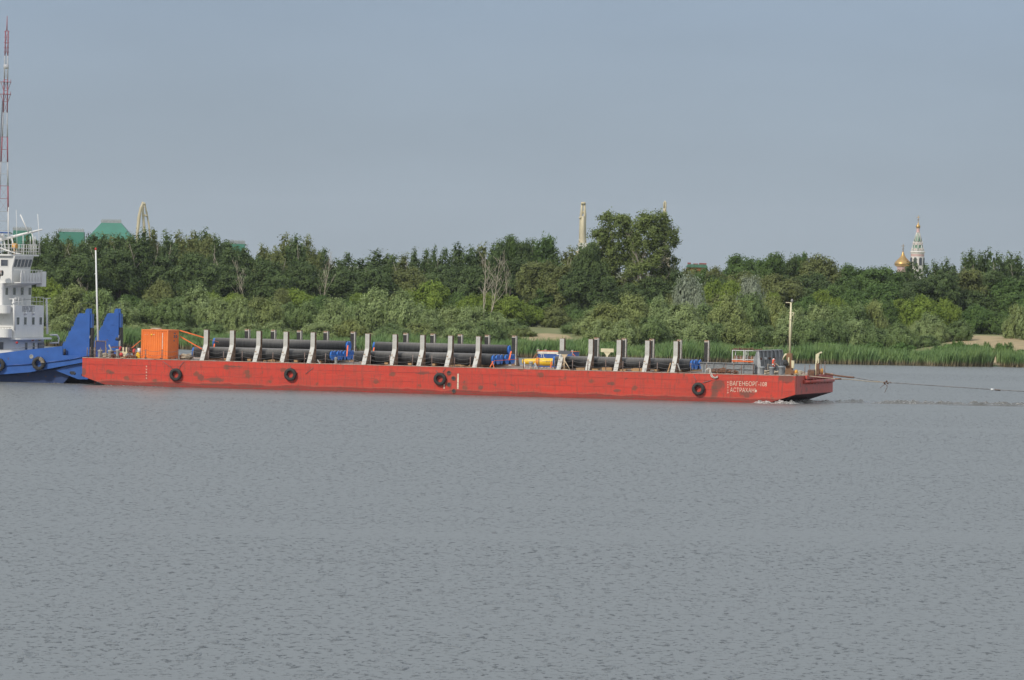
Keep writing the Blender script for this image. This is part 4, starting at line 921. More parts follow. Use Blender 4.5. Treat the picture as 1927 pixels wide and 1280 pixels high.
# breakwater across the deck, ribs facing the bow
v0, z0 = 3.0, DK; ub = loc(1424.5, 706, v0)[0]; v1 = 12.4
bw = thing('breakwater', 'grey ribbed steel breakwater standing across the deck near the bow', 'breakwater', (ub, (v0+v1)/2, DK))
zb1 = locu(1440, 660.5, ub)[1]
mb = MB(); mb.box((ub-.05, v0, DK+.0), (ub, v1, zb1)); mb.box((ub-.35, v0-.05, zb1), (ub+.12, v1+.05, zb1+.06)); mb.build('plate', M_grey, bw)
nr = 7; M_rib = paint('worn_light_grey', (.40, .41, .41), (.30, .31, .31), .6, sc=3, rust=.2)
for k in range(nr):
    v = v0+.02+k*(v1-v0-.06)/(nr-1); mb = MB(); mb.prism([(ub+.003, DK), (ub+.42, DK), (ub+.10, zb1-.003), (ub+.003, zb1-.003)], v-.02, v+.02); mb.box((ub+.09, v-.1, DK+.9), (ub+.12, v-.021, DK+.93)) if 0 else None; mb.box((ub+.09, v-.05, zb1-.35), (ub+.13, v+.05, zb1-.004)) if k else None; mb.prism([(ub+.42, DK), (ub+.45, DK), (ub+.13, zb1-.003), (ub+.10, zb1-.003)], v-.07, v+.07); mb.build('rib', M_rib, bw)
mb = MB(); mb.prism([(ub-.055, DK), (ub-.055, zb1-.05), (ub-.12, zb1-.1), (ub-.38, DK+1.0), (ub-.42, DK)], v0, v0+.05); mb.build('side_gusset', M_grey, bw)
for k in range(5):
    for j, zz in enumerate((DK+.52, DK+1.35)):
        v = v0+.7+k*(v1-v0)/(nr-1)*1.15; mb = MB(); mb.tube([(ub+.002, v, zz), (ub+.24, v, zz+.02)], .10, 8); mb.build('bracket', [M_white, M_rust][(k+j) % 2] if k < 2 else M_rust, bw)
# gas bottle racks
for q, (x0, x1) in enumerate(((1377.5, 1400), (1401.5, 1425))):
    vr = 5.6; a = loc(x0, 670, vr)[0]; b = loc(x1, 670, vr)[0]; z1 = loc(1390, 660, vr)[1]+.05; z0_ = DK+.25
    t = thing('gas_bottle_rack', 'white framed bottle rack, %s of the pair behind the grey coaming' % ['left', 'right'][q], 'rack', (a, vr, z0_), 'white gas bottle racks')
    mb = MB(); w = .05
    for v in (vr, vr+1.2):
        for u in (a, b-w): mb.box((u, v, z0_), (u+w, v+w, z1))
        for z in (z0_+.003, z1-w-.003, (z0_+z1)/2+.05): mb.box((a+w, v+.002, z), (b-w, v+w-.002, z+w))
        mb.box((a+.5*(b-a), v+.004, z0_+.05), (b-w, v+.02, (z0_+z1)/2-.15))
    for u in (a, b-w):
        for z in (z0_+.006, z1-w-.006, (z0_+z1)/2): mb.box((u+.003, vr+w, z), (u+w-.003, vr+1.2, z+w))
    mb.build('frame', M_white, t)
    for k in range(5):
        for j in range(2):
            u = a+.16+k*(b-a-.3)/4; v = vr+.3+j*.45; mb = MB(); mb.lathe((u, v, z0_+.06), [(.001, 0), (.115, .01), (.115, .98), (.07, 1.1), (.04, 1.14), (.04, 1.25), (.001, 1.25)], 12)
            tag(mb.build('gas_bottle', [paint('bottle_brown', (.34, .19, .11), None, .7), M_galv, M_rust][(k+j*2+q) % 3]), '%s gas bottle from the left in the %s row of the %s rack' % (ORD[k], ['front', 'rear'][j], ['left', 'right'][q]), 'gas bottle', 'gas bottles in the white racks')
ru0 = loc(1378, 660, 6)[0]; ru1 = loc(1432, 660, 6)[0]; heap('scrap_heap', 'heap of rusty shackles and chain on top of the bottle racks', 'scrap', ru0, ru1, 5.8, 6.8, zb1-.06, .22, 90, M_rust, .10, 2)
a = loc(1335, 700, 1.6)[0]; b = loc(1386, 700, 1.6)[0]; heap('chain_heap', 'heap of rusty chain in front of the grey coaming', 'chain', a, b, 1.0, 2.4, DK+.05, .42, 170, paint('orange_rust', (.27, .12, .06), (.14, .07, .045), .9, sc=5), .11, 3)
a = loc(470, 684, 1.0)[0]; b = loc(530, 684, 1.0)[0]
for k, (x0, x1) in enumerate(((497, 530), (395, 420), (845, 885), (985, 1040), (1495, 1515))):
    a = loc(x0, 690, 1.2)[0]; b = loc(x1, 690, 1.2)[0]
    hp = heap('dunnage_heap', ['orange brown scraps under the left pipe stack', 'small scraps right of the first left stanchion', 'scattered scraps under the middle pipe stack', 'ropes and scraps below the yellow float', 'scraps at the foot of the mast'][k], 'scrap', a, b, .6, 1.8, DK+.05, .1, 40, [M_wood, M_rust, M_wood, paint('scrap_mix', (.5, .25, .15), (.5, .48, .44), .9, sc=8), M_rope][k], .08, 10+k); hp['kind'] = 'stuff'
strap(1377.5, 679.2, 1432, 681.2, 5.5, 5.5, 'bright orange bar across the bottle racks', .11, 'bar', 'orange_bar')
# white rope loop hanging over the side
pts = [loc(x, y, -.05 if y > 706 else .2) + ((-.06 if y > 706 else .1),) for x, y in ((1330, 702), (1329, 696), (1332, 693.5), (1335, 695), (1336, 702), (1339, 709), (1344, 712), (1348, 711.5), (1348, 708))]
mb = MB(); mb.tube([(p[0], p[2], p[1]) for p in pts], .045, 6); mb.tube([(p[0]+.12, p[2]-.05, p[1]+.03) for p in pts], .045, 6); tag(mb.build('mooring_rope', paint('white_rope', (.6, .56, .5), None, .9)), 'pale rope looped over the deck edge beside the draught marks', 'rope')
# lifebuoy
mb = MB(); u, z = loc(1456, 683, 2.2); mb.torus((u, 2.2, z), .30, .085, 'x', 24, 10)
t = thing('lifebuoy', 'orange and white lifebuoy hanging before the grey breakwater', 'lifebuoy', (u, 2.2, z-.38)); mb.build('ring', paint('lifebuoy_orange', (.8, .09, .03), None, .5), t)
mb = MB()
for g in range(4): A = g*PI/2+.4; mb.ball((u, 2.2+.30*math.cos(A), z+.30*math.sin(A)), (.095, .11, .11), 10)
mb.build('white_band', M_white, t)
mb = MB(); mb.tube([(u, 2.3, DK), (u, 2.3, z+.4)], .03, 6); mb.tube([(u, 2.2, z-.3), (u-.5, 2.1, z-.1), (u-.45, 2.1, DK+.1)], .03, 6); mb.tube([(u+.1, 2.2, z), (u+.6, 2.1, z-.35)], .03, 6); tag(mb.build('lifebuoy_stand', M_rope), 'thin stand with ropes carrying the orange lifebuoy', 'stand')
# mast
vm = 7.2; um = loc(1485.5, 690, vm)[0]; ms_ = thing('signal_mast', 'slim cream mast with crossarms on a tapered rusty base', 'mast', (um, vm, DK))
z1 = loc(1486, 665, vm)[1]; mb = MB(); hw0, hw1 = .32, .22
mb.add([(um-hw0, vm-hw0, DK), (um+hw0, vm-hw0, DK), (um+hw0, vm+hw0, DK), (um-hw0, vm+hw0, DK), (um-hw1, vm-hw1, z1), (um+hw1, vm-hw1, z1), (um+hw1, vm+hw1, z1), (um-hw1, vm+hw1, z1)], [(3,2,1,0),(4,5,6,7),(0,1,5,4),(1,2,6,5),(2,3,7,6),(3,0,4,7)])
mb.m = 1; mb.box((um-.07, vm-hw0-.03, DK+.8), (um+.05, vm-hw0+.04, DK+1.5)); mb.build('base', [paint('brown_rust', (.17, .095, .05), (.22, .12, .06), .85, sc=3), M_cream], ms_)
tp = loc(1488.6, 570, vm); mb = MB(); mb.tube([(um, vm, z1-.2), (tp[0], vm, tp[1])], [.10, .075], 10); mb.build('pole', M_cream, ms_)
def mp_(x, y): a, b = loc(x, y, vm); return (a, vm, b)
mb = MB(); mb.tube([mp_(1478.5, 569.5), mp_(1491, 570)], .035, 6); mb.tube([mp_(1484.5, 589), mp_(1494.5, 588.5)], .035, 6); mb.tube([mp_(1494, 589), mp_(1488.5, 598)], .03, 6); mb.tube([mp_(1486, 601), mp_(1489.5, 601)], .12, 8); mb.build('crossarm', M_cream, ms_)
mb = MB(); mb.ball(mp_(1490.5, 566), (.11, .11, .15), 10); mb.build('lantern', M_galv, ms_)
mb = MB(); mb.tube([mp_(1494.5, 589), mp_(1490.5, 620), mp_(1488, 640)], .012, 4); mb.tube([mp_(1478.5, 570), (loc(1480, 665, vm-.6)[0], vm-.6, loc(1480, 665, vm-.6)[1])], .012, 4) if 0 else None; mb.tube([mp_(1486, 590), mp_(1484, 630), mp_(1481, 668)], .012, 4); mb.build('halyard', M_rope, ms_)
mb = MB(); mb.tube([mp_(1482, 667), mp_(1478.5, 667.5), mp_(1475, 672), mp_(1472.5, 678)], [.09, .11, .07, .05], 8); mb.build('lamp_arm', M_cream, ms_)
u, z = loc(1479, 684.5, vm-.5); mb = MB(); mb.lathe((u, vm-.5, z-.28), [(.001, 0), (.24, .22), (.24, .30), (.07, .62), (.001, .66)], 12); tag(mb.build('signal_shape', M_black), 'black cone shaped day signal hanging by the mast', 'signal')
u, z = loc(1491.5, 686, vm-.3); mb = MB(); mb.prism([(u-.1, z+.35), (u+.14, z+.33), (u+.11, z-.33), (u-.06, z-.3)], vm-.4, vm-.1); tag(mb.build('cable_box', M_cream), 'cream upright box right of the mast base', 'box')
# davit
vd = 6.0; P_ = lambda x, y: loc(x, y, vd)
da = thing('davit', 'cream davit crane with bent arm near the bow corner', 'davit', (P_(1535, 704)[0], vd, DK))
mb = MB(); pts = [P_(1533.4, 704.5), P_(1537, 704.5), P_(1537.2, 683), P_(1538, 681), P_(1542.5, 665.5), P_(1547, 664.5), P_(1547.2, 663), P_(1545.5, 661.6), P_(1535.5, 667)]
pts[0] = (pts[0][0], DK); pts[1] = (pts[1][0], DK); mb.prism(pts, vd-.09, vd+.09); mb.build('arm', M_cream, da)
mb = MB(); mb.tube([(P_(1540.5, 675)[0], vd, P_(1540.5, 674)[1]), (P_(1540.8, 683)[0], vd, P_(1540.8, 683)[1]), (P_(1537, 684)[0], vd, P_(1537, 684)[1])], .05, 6); mb.build('grab_frame', M_cream, da)
mb = MB(); a = P_(1539, 700)[0]; mb.box((a-.14, vd-.1, DK), (a+.12, vd+.12, P_(1539, 684)[1])); mb.build('winch_housing', M_rust, da)
# bow gear
u = loc(1527, 699, 5)[0]; t = thing('bow_winch', 'small rusty box winch left of the cream davit', 'winch', (u, 5, DK)); mb = MB(); mb.box((u-.3, 4.8, DK), (u+.28, 5.4, DK+.42)); mb.build('housing', M_rust, t); mb = MB(); mb.tube([(u-.32, 5.1, DK+.45), (u+.32, 5.1, DK+.47)], .07, 8); mb.build('shaft', M_rail, t)
for x, v, lab in ((1505.5, 1.2, 'orange and rusty roller near the bow corner below the mast'), (1558, 11.5, 'orange and rusty roller at the far bow corner')):
    u = min(loc(x, 700, v)[0], UB-.35); t = thing('fairlead_roller', lab, 'roller', (u, v, DK), 'orange fairlead rollers at the bow')
    mb = MB(); mb.tube([(u-.3, v, DK+.25), (u+.05, v, DK+.25)], .22, 14); mb.build('drum', M_rust, t); mb = MB(); mb.lathe((u+.16, v, DK+.27), [(.001, -.1), (.27, -.1), (.27, .08), (.1, .1), (.001, .1)], 14, 'x'); mb.build('cheek', paint('orange_cast', (.7, .36, .05), (.5, .2, .05), .7, sc=4), t)
for x, v in ((1540.5, 8.0), (1531, 9.0)):
    u = loc(x, 698, v)[0]; mb = MB(); mb.tube([(u, v, DK), (u, v, DK+.55)], .08, 8); tag(mb.build('short_post', M_grey), 'short grey post %s' % ('right of the davit' if x > 1535 else 'behind the box winch'), 'post')
# rails: thin rusty posts with sagging wire
def rail_run(xs, v, h=.95):
    us = [loc(x, 690, v)[0] for x in xs]
    for u in us: mb = MB(); mb.tube([(u, v, DK), (u+rg.uniform(-.02, .02), v, DK+h*rg.uniform(.9, 1.05))], .04, 6); mb.build('railing_post', M_rail, barge)
    for k in range(len(us)-1):
        if us[k+1]-us[k] > 3.4: continue
        mb = MB()
        for zz in (h*.9, h*.5): mb.tube([(us[k]+(us[k+1]-us[k])*q/6, v, DK+zz-.16*4*(q/6)*(1-q/6)) for q in range(7)], .012, 4)
        mb.build('railing_wire', M_wire, barge)
rail_run([163.5, 169, 177, 188.5, 199.5, 242, 254.5, 273.5, 304.5, 335, 363, 391.5, 420, 455.5, 513, 573, 612, 665.5, 697, 733, 776, 812.5, 855, 885], .14)
rail_run([985, 1014, 1044, 1077.5, 1106, 1140, 1172, 1203.5, 1237, 1300, 1330, 1365.5, 1381, 1395.5, 1417.5], .14)
for xs in ([1514.5, 1523.5], [1545, 1552]):
    for x in xs:
        v = 3.0 if x < 1530 else 9.5; u = loc(x, 700, v)[0]; mb = MB(); mb.tube([(u, v, DK), (u, v, DK+(.95 if x != 1552 else 1.2))], .035, 6); mb.build('railing_post', M_rail, barge)
# tyre fenders
tyre_src = None
def tyre(x, y, R, v, label, rope=None, tug=False):
    global tyre_src
    u, z = loc(x, y, v); org = (u, v-.17, z-R)
    if tyre_src is None or tug:
        t = thing('tyre_fender', label, 'tyre', org, 'black tyre fenders'); 
        mb = MB(); c = (u, v-.17, z); mb.lathe((c[0], c[1], c[2]), [(R*.52, -.13), (R*.62, -.17), (R*.92, -.16), (R, -.10), (R, .10), (R*.92, .16), (R*.62, .17), (R*.52, .13), (R*.50, 0), (R*.52, -.13)], 32, 'y'); mb.build('tyre', M_black, t)
        if not tug: tyre_src = t
        else:
            mb = MB()
            for k in range(9): g = k*.7+.3; mb.box((u+R*.96*math.cos(g)-.05, v-.30, z+R*.96*math.sin(g)-.05), (u+R*.96*math.cos(g)+.05, v-.05, z+R*.96*math.sin(g)+.05))
            mb.build('tread_block', M_black, t)
    else: t = copy_thing(tyre_src, org, label)
    if rope:
        mb = MB()
        for (rx, ry) in rope: p = loc(rx, ry, v); mb.tube([(u+(.3 if rx > x else -.3), v-.06, z+R*.85), ((u+p[0])/2, v-.05, (z+R*.8+p[1])/2-.05), (p[0], v-.04, p[1])], .022, 5)
        tag(mb.build('tyre_rope', M_wire), 'ropes holding the ' + label, 'rope')
tyre(331.7, 705, .56, -.01, 'tyre below the orange container', ((306, 680), (346, 681)))
tyre(547.5, 704.8, .56, -.01, 'tyre below fourth left stanchion', ((546.5, 688), (560, 702)))
tyre(828.8, 712.7, .59, -.01, 'tyre beside the hull openings', ((838, 694), (820, 697)))
tyre(1315, 731, .60, -.01, 'tyre left of the white hull lettering', ((1305, 707), (1338, 716)))
mb = MB(); p = loc(590, 692, 0), loc(575, 704, 0); mb.tube([(p[0][0], -.03, p[0][1]), (p[1][0], -.03, p[1][1])], .02, 5); tag(mb.build('hanging_line', M_wire), 'short dark line hanging on the hull right of the second tyre', 'rope')

# ------------------------------------------------------------------ towing gear
def world_line(pts, r, name, label, mat, cat='rope', sag=0, n=10, ends=None):
    P = []
    for i in range(len(pts)-1):
        for k in range(n):
            q = k/n; a, b = pts[i], pts[i+1]; P.append(a.lerp(b, q)-Vector((0, 0, sag*4*q*(1-q))))
    P.append(pts[-1]); mb = MB(); mb.tube(P, r, 6)
    return tag(mb.build(name, mat, frame='W', org=tuple(P[0])), label, cat)
knot = at(1664, 719.5, W(7, 7.5, 0).y); far_end = at(1990, 740.5, W(22, 8, 0).y)
b1 = W(UB+.1, 11.6, DK+.1); b2 = W(UB+.25, 3.2, 1.75)
m1 = at(1607, 710.5, W(5, 9.5, 0).y)
world_line([b1, m1], .075, 'tow_chain', 'thick brown chain from the far bow roller to the tow bridle', M_rust, 'chain', .05)
world_line([m1, knot], .035, 'tow_bridle_wire', 'thin grey wire from the brown chain to the tow knot', M_wire, 'wire', .02)
b3 = at(1578, 713.5, W(3.5, 4.5, 0).y)
world_line([W(UB-.8, 3.2, DK+.1), W(UB+.25, 4.4, 2.35), b3], .035, 'tow_pennant', 'pale rope from deck down to the rusty shackle', M_rope)
world_line([b3, at(1600, 714.3, W(4.2, 5.5, 0).y), at(1640, 718.5, W(5.8, 6.7, 0).y), knot], .035, 'tow_bridle_rope', 'pale lower bridle rope from the shackle to the knot', M_rope)
mb = MB(); r_ = random.Random(5)
for k in range(14): a = knot+Vector((r_.uniform(-.55, .5), r_.uniform(-.05, .05), r_.uniform(-.1, .08))); mb.tube([a, a+Vector((r_.uniform(-.2, .2), 0, r_.uniform(-.1, .1)))], .05, 5)
for dx, dz in ((-.35, -.5), (.05, -.9), (.2, -.35)): mb.tube([knot, knot+Vector((dx*.7+.25, 0, dz*.4)), knot+Vector((dx, 0, dz))], .02, 5)
tag(mb.build('tow_knot', M_rust, frame='W', org=tuple(knot)), 'rusty knot of shackles with rope ends hanging in the tow line', 'shackle')
world_line([knot, at(1869, 733.3, W(16, 8, 0).y), far_end], .032, 'tow_rope', 'long thin dark tow rope stretching out to the right', M_wire)
s = at(1872, 733.5, W(16, 8, 0).y); mb = MB(); mb.tube([s-Vector((.35, 0, -.02)), s-Vector((.1, 0, 0))], .075, 6); mb.m = 1; mb.tube([s, s+Vector((.5, 0, -.04))], .07, 6)
tag(mb.build('rope_thimble', [M_white, M_rust], frame='W', org=tuple(s)), 'pale shackle in the tow rope near the right edge', 'shackle')
s = b3; mb = MB(); mb.tube([s-Vector((.3, 0, 0)), s+Vector((.25, 0, .02))], .07, 6); tag(mb.build('shackle', paint('orange_rust', (.27, .12, .06)), frame='W', org=tuple(s)), 'rust orange shackle just off the barge bow', 'shackle')

# ------------------------------------------------------------------ wash and wake: real ripples with foam on their crests
def foam_mat(thr, name):
    m, n, l, p = newmat(name); v = mapping(n, l, (1.2, 2.2, 1)); f = mrange(n, l, noise(n, l, v, 4.5, 6, .75), thr, thr+.16)
    l.new(mixc(n, l, f, (.09, .09, .08), (.62, .60, .58)), p.inputs['Base Color']); l.new(mrange(n, l, f, 0, 1, .12, .8), p.inputs['Roughness']); p.inputs['IOR'].default_value = 1.333
    bump(n, l, p, noise(n, l, v, 3, 4), .12, .8); return m
def ridge(name, pts, w, h, mat, label, seed=0, z=.01):
    r = np.random.default_rng(seed); mb = MB(); m = len(pts); K = 9; N = max(14, int((pts[-1]-pts[0]).length/max(1, len(pts)-1)/.22)); vs = []; rn_ = np.convolve(r.random((m-1)*N+8), [.2, .3, .3, .2], 'same')
    tot = (m-1)*N
    for i in range(m-1):
        for k in range(N+(i == m-2)):
            q = k/N; P = pts[i].lerp(pts[i+1], q); d = (pts[i+1]-pts[i]).normalized(); s_ = Vector((-d.y, d.x, 0)); e = (i*N+k)/tot; env = min(1, 8*e, 8*(1-e))
            for j in range(K):
                a = j/(K-1)*2-1; hh = h*env*math.exp(-a*a*4)*(.25+1.6*max(0, rn_[i*N+k]-.3))*(.7+.6*r.random())
                vs.append(P+s_*(a*w/2)+Vector((0, 0, z-(.1 if abs(a) > .99 else 0)+hh)))
    R_ = len(vs)//K; mb.add(vs, [(i*K+j, i*K+j+1, (i+1)*K+j+1, (i+1)*K+j) for i in range(R_-1) for j in range(K-1)], True)
    return tag(mb.build(name, mat, frame='W', org=tuple(pts[0])), label, None, None, 'structure')
M_f1 = foam_mat(.44, 'bow_foam'); M_f2 = foam_mat(.53, 'wake_foam'); M_f3 = foam_mat(.75, 'dark_ripple')
ridge('bow_wave', [W(-3.6, -.35, 0), W(-2.2, -.5, 0), W(-.8, -.1, 0), W(.1, 1.2, 0)], 1.1, .34, M_f1, 'white bow wave', 1)
ridge('bow_wave', [W(-.9, .8, 0), W(-.6, 4, 0), W(-1.2, 9, 0), W(-1.5, 13, 0)], 1.4, .28, foam_mat(.46, 'under_bow_foam'), 'foam under the raked bow', 2)
ridge('wake', [hit(1480, 758.5), hit(1560, 758.5), hit(1640, 757.5)], 1.6, .34, M_f3, 'dark wake ripple', 3)
ridge('wake', [hit(1620, 759), hit(1760, 760.5), hit(1880, 762), hit(2010, 764)], 1.6, .34, M_f2, 'broken foam line of the wake', 4)
ridge('wake', [hit(1780, 762.5), hit(1900, 764.5), hit(2020, 766)], 1.4, .24, M_f3, 'dark wake ripple', 5)
ridge('hull_wash', [W(US+1.8, -.25, 0), W(US+4, -.3, 0), W(US+8, -.2, 0)], .5, .06, foam_mat(.52, 'stern_foam'), 'thin foam at the barge stern', 6)
ridge('hull_wash', [W(US-7.5, 1.6, 0), W(US-3, 1.8, 0), W(US+.8, 1.2, 0)], .6, .05, foam_mat(.52, 'stern_foam2'), 'thin foam along the tug hull', 7)
#PART3
# ------------------------------------------------------------------ the tug
tug = thing('pusher_tug', 'blue and white pusher tug with tall wheelhouse close behind the barge stern', 'tug', (US-8, 7.8, 0))
M_house = paint('house_white', (.70, .69, .66), (.62, .62, .60), .5, sc=.7, rust=.01)
VS = 2.3; VE = 13.3                                       # hull sides
def pl(pts, v): return [loc(x, y, v) for x, y in pts]
top = pl([(0, 664.8), (50, 658.5), (116.5, 651.5)], VS); lowb = pl([(0, 705), (56, 700.6), (130, 687), (157, 682)], VS)
ua = -88.0
ext = [(ua, top[0][1]+.1)]
poly = ext+top+pl([(117.5, 668.5), (158, 671)], VS)+[lowb[3], lowb[2], lowb[1], lowb[0], (ua, lowb[0][1])]
mb = MB()
def clo(poly, v0, v1): mb.prism(poly, v0, v1)
# upper band of the hull: side plates and deck
deckpoly = [(ua, 1.9)]+[(lowb[0][0], 1.75+.0), (lowb[2][0], 1.6), loc(158, 672, VS)]
mb.prism(poly, VS, VS+.12); mb.prism(poly, VE-.12, VE)
mb.build('bulwark', M_blue, tug)
mb = MB(); zd = loc(117, 669, VS)[1]-.02
ue = loc(157, 680, VS)[0]
mb.prism([(ua, lowb[0][1]+.02), (lowb[1][0], lowb[1][1]+.02), (lowb[2][0], lowb[2][1]+.02), (ue-.02, lowb[3][1]+.03), (ue-.02, zd), (ua, zd)], VS+.121, VE-.121)
mb.build('deck', M_blueD, tug)
mb = MB()
sk = [loc(x, y, VS-.06) for x, y in ((0, 688.6), (63, 685), (130, 677), (158, 671.5))]
for (a, b) in zip(sk, sk[1:]): mb.tube([(a[0], VS-.05, a[1]), (b[0], VS-.05, b[1])], .07, 6)
mb.build('rubbing_strake', M_blueD, tug)
mb = MB(); mb.prism([(ua+1, -1), (loc(108, 715, VS+2)[0], -1), (loc(150, 700, VS+1)[0], lowb[2][1]), (lowb[0][0], lowb[0][1]-.02), (ua, lowb[0][1]-.02)], VS+1.0, VE-1.0)
mb.build('lower_hull', paint('hull_dark_blue', (.012, .035, .12), (.015, .045, .15), .5, sc=1.5, rust=.15), tug)
KV = (3.7, 11.6)
for kv in KV:
    u_, z_ = None, None
    dx = (kv-3.7)*7.55
    mb = MB(); q = [loc(x+dx, y-dx*.0, kv) for x, y in ((104, 698), (147.5, 714), (165.5, 714), (165.5, 700), (154, 682), (125, 688))]
    if kv > 5: q = [(a, b) for a, b in [loc(x, y, 3.7) for x, y in ((104, 698), (147.5, 714), (165.5, 714), (165.5, 700), (154, 682), (125, 688))]]
    ks = VS+.35 if kv < 5 else kv
    if kv < 5: q = [loc(x, y, ks) for x, y in ((104, 697), (147.5, 714), (165.5, 714), (165.5, 702), (154, 684), (125, 689))]
    mb.prism(q, ks, ks+.4); mb.build('bow_skeg', M_blue, tug)
    mb = MB()
    for (x, y, w_) in ((137, 702.2, .28), (157, 706.5, .14)):
        u, z = loc(x, y, ks); mb.lathe((u-w_*.6, ks-.004, z+.04), [(.001, .006), (.13, .006), (.13, 0)], 14, 'y'); mb.lathe((u+w_*.6, ks-.004, z-.04), [(.001, .006), (.13, .006), (.13, 0)], 14, 'y')
        if w_ > .2: mb.box((u-w_*.6, ks-.012, z-.14), (u+w_*.6, ks-.003, z+.15))
    mb.build('slot', M_dark, tug)
    kn = [(117.5, 668), (117.5, 650), (119, 645), (123.5, 643), (124, 637), (128, 633), (129, 626), (133, 623), (134, 617), (138.5, 614), (139, 608), (141.5, 605), (142, 600), (145, 597), (145.5, 594), (148, 591.5), (150, 590), (160, 590), (161, 584), (163.5, 581), (168, 581), (168.5, 590.5), (169, 620), (167, 650), (165.6, 671), (160, 674)]
    P = [loc(x, y, 3.7) for x, y in kn]
    mb = MB(); mb.prism(P, kv, kv+.10); mb.prism([(a-.01, b-.01) for a, b in P], kv+.62, kv+.70)
    for a, b in zip(P[1:17], P[2:18]):
        if abs(a[1]-b[1]) < .2: mb.box((min(a[0], b[0])-.05, kv+.101, b[1]-.03), (max(a[0], b[0])+.05, kv+.619, b[1]))
    mb.build('pusher_plate', M_blue, tug)
    mb = MB(); uf = loc(168.7, 620, 3.7)[0]; zt_ = loc(170, 590, 3.7)[1]; zm = loc(170, 617, 3.7)[1]; z0 = loc(170, 672, 3.7)[1]
    mb.box((uf-.12, kv-.02, z0), (uf, kv+.78, zt_)); mb.box((uf+.002, kv+.1, zm), (uf+.14, kv+.72, zt_-.05)); mb.build('pusher_column', M_blue, tug)
    mb = MB(); mb.box((uf+.002, kv+.15, 1.2), (uf+.20, kv+.70, zm-.02)); mb.m = 1; mb.box((uf+.002, kv-.01, zm-.95), (uf+.06, kv+.12, zm-.7)); mb.build('push_fender', [M_black, M_galv], tug)
    mb = MB(); R_ = [loc(x, y, 3.7) for x, y in ((112, 646), (126, 616), (138, 592), (150, 571), (170, 570), (170, 590))]; vv = kv+.35
    for off in (0, -.45): mb.tube([(a, vv, b+off) for a, b in R_[:-1]], .018, 4)
    for a, b in R_[:5]: mb.tube([(a, vv, b), (a+.1, vv, b-1.0)], .018, 4)
    mb.build('handrail', M_dark, tug)
    mb = MB()
    for k in range(6): u, z = loc(150+8*(k % 2), 603+k*10, 3.7); mb.box((u-.15, kv-.03, z), (u+.1, kv-.002, z+.04))
    if kv > 5: mb.build('foothold', M_blueD, tug)
# --- superstructure: front faces are planes u = const, near side v = 3.9
v0 = 3.9; v1 = 11.6
def ufront(x, y): return loc(x, y, v0)[0]
def zf(x, y, u): return locu(x, y, u)[1]
u1_ = ufront(28, 605); u2_ = ufront(4.5, 555); zA = 1.55
z_t1b = zf(50, 636, u1_); z_t1t = zf(50, 575, u1_); z_t2t = zf(40, 533, u2_)
mb = MB(); r = .5                                           # rounded front corners
def rounded(u, ua_, va, vb, z0, z1, r=.5):
    pts = [(ua_, va)]+[(u-r+r*math.sin(g), va+r-r*math.cos(g)) for g in np.linspace(0, PI/2, 6)]+[(u-r+r*math.cos(g), vb-r+r*math.sin(g)) for g in np.linspace(0, PI/2, 6)]+[(ua_, vb)]
    mb.prism(pts, z0, z1, 2)
rounded(u1_+.1, ua+6, v0+.05, v1+.3, zA, z_t1b, .6); mb.build('lower_deckhouse', M_house, tug)
mb = MB(); rounded(u1_, ua+5, v0, v1, z_t1b+.002, z_t1t, .12); mb.build('middle_deckhouse', M_house, tug)
mb = MB(); rounded(u2_, ua+6, v0+.05, v1+.0, z_t1t+.002, z_t2t, .15); mb.build('upper_deckhouse', M_house, tug)
# bulging side bulwarks of two decks
for z_, hh in ((z_t1t-.72, .72), (z_t1b+.05, .78)):
    ub_ = loc(14 if z_ > z_t1b+1 else 17, 590, 2.6)[0]
    mb = MB(); rounded(ub_, ua+6, 2.5, v0-.002, z_, z_+hh, .55); mb.build('side_bulwark', M_house, tug)
# deck lip over the lower house
mb = MB(); rounded(u1_+.75, u1_-3, v0-.4, v1+.8, z_t1b-.14, z_t1b+.0, .9); mb.build('deck_lip', M_house, tug)
mb = MB(); uu = u1_+.9; mb.tube([(uu-.5, v1+.6, z_t1b+.25), (uu-.1, v1+1.3, z_t1b+.25), (uu, v1+1.6, z_t1b-.05), (uu, v1+1.5, z_t1b-.45), (uu-.6, v1+.9, z_t1b-.5)], .08, 8); mb.build('vent_pipe', M_house, tug)
def fwin(x, y0, y1, w, u, parent=tug):                      # window on a front face
    va, zt_ = locu(x, y0, u); vb, zb = locu(x+w, y1, u); vb = va+(w/7.55)
    mb = MB(); mb.box((u+.004, va-.10, zb-.06), (u+.02, vb+.10, zt_+.06)); f = mb.build('window', M_white, parent)
    mb = MB(); mb.box((u+.021, va, zb), (u+.03, vb, zt_)); mb.build('pane', M_glass, f)
for x in (31.3, 45, 60, 74): fwin(x, 597.3, 611, 5, u1_)
for x in (10, 24.5, 39.2, 53.5): fwin(x, 541.5, 555, 5, u2_)
for x, w in ((47, 4.6), (61.2, 4.2)): fwin(x, 645, 658, w, u1_+.1)
u, z = u1_+.1, 0; mb = MB(); a = locu(71, 645, u); b = locu(81, 656, u); mb.box((u+.004, a[0], b[1]), (u+.12, b[0], a[1])); mb.build('ventilation_grille', paint('grey_box', (.2, .21, .22), None, .6), tug)
mb = MB(); a = loc(-6, 650, v0+.05); mb.box((a[0], v0+.02, a[1]-.35), (loc(6, 650, v0)[0], v0+.046, a[1]+.3)); w_ = mb.build('window', M_glass, tug)
lettering('ПЕРЕСВЕТ', .50, 42, 586.8, 23, 0, 'lettering', M_dark, tug, face='front', u=u1_+.004, ext=.02, off=-.022)
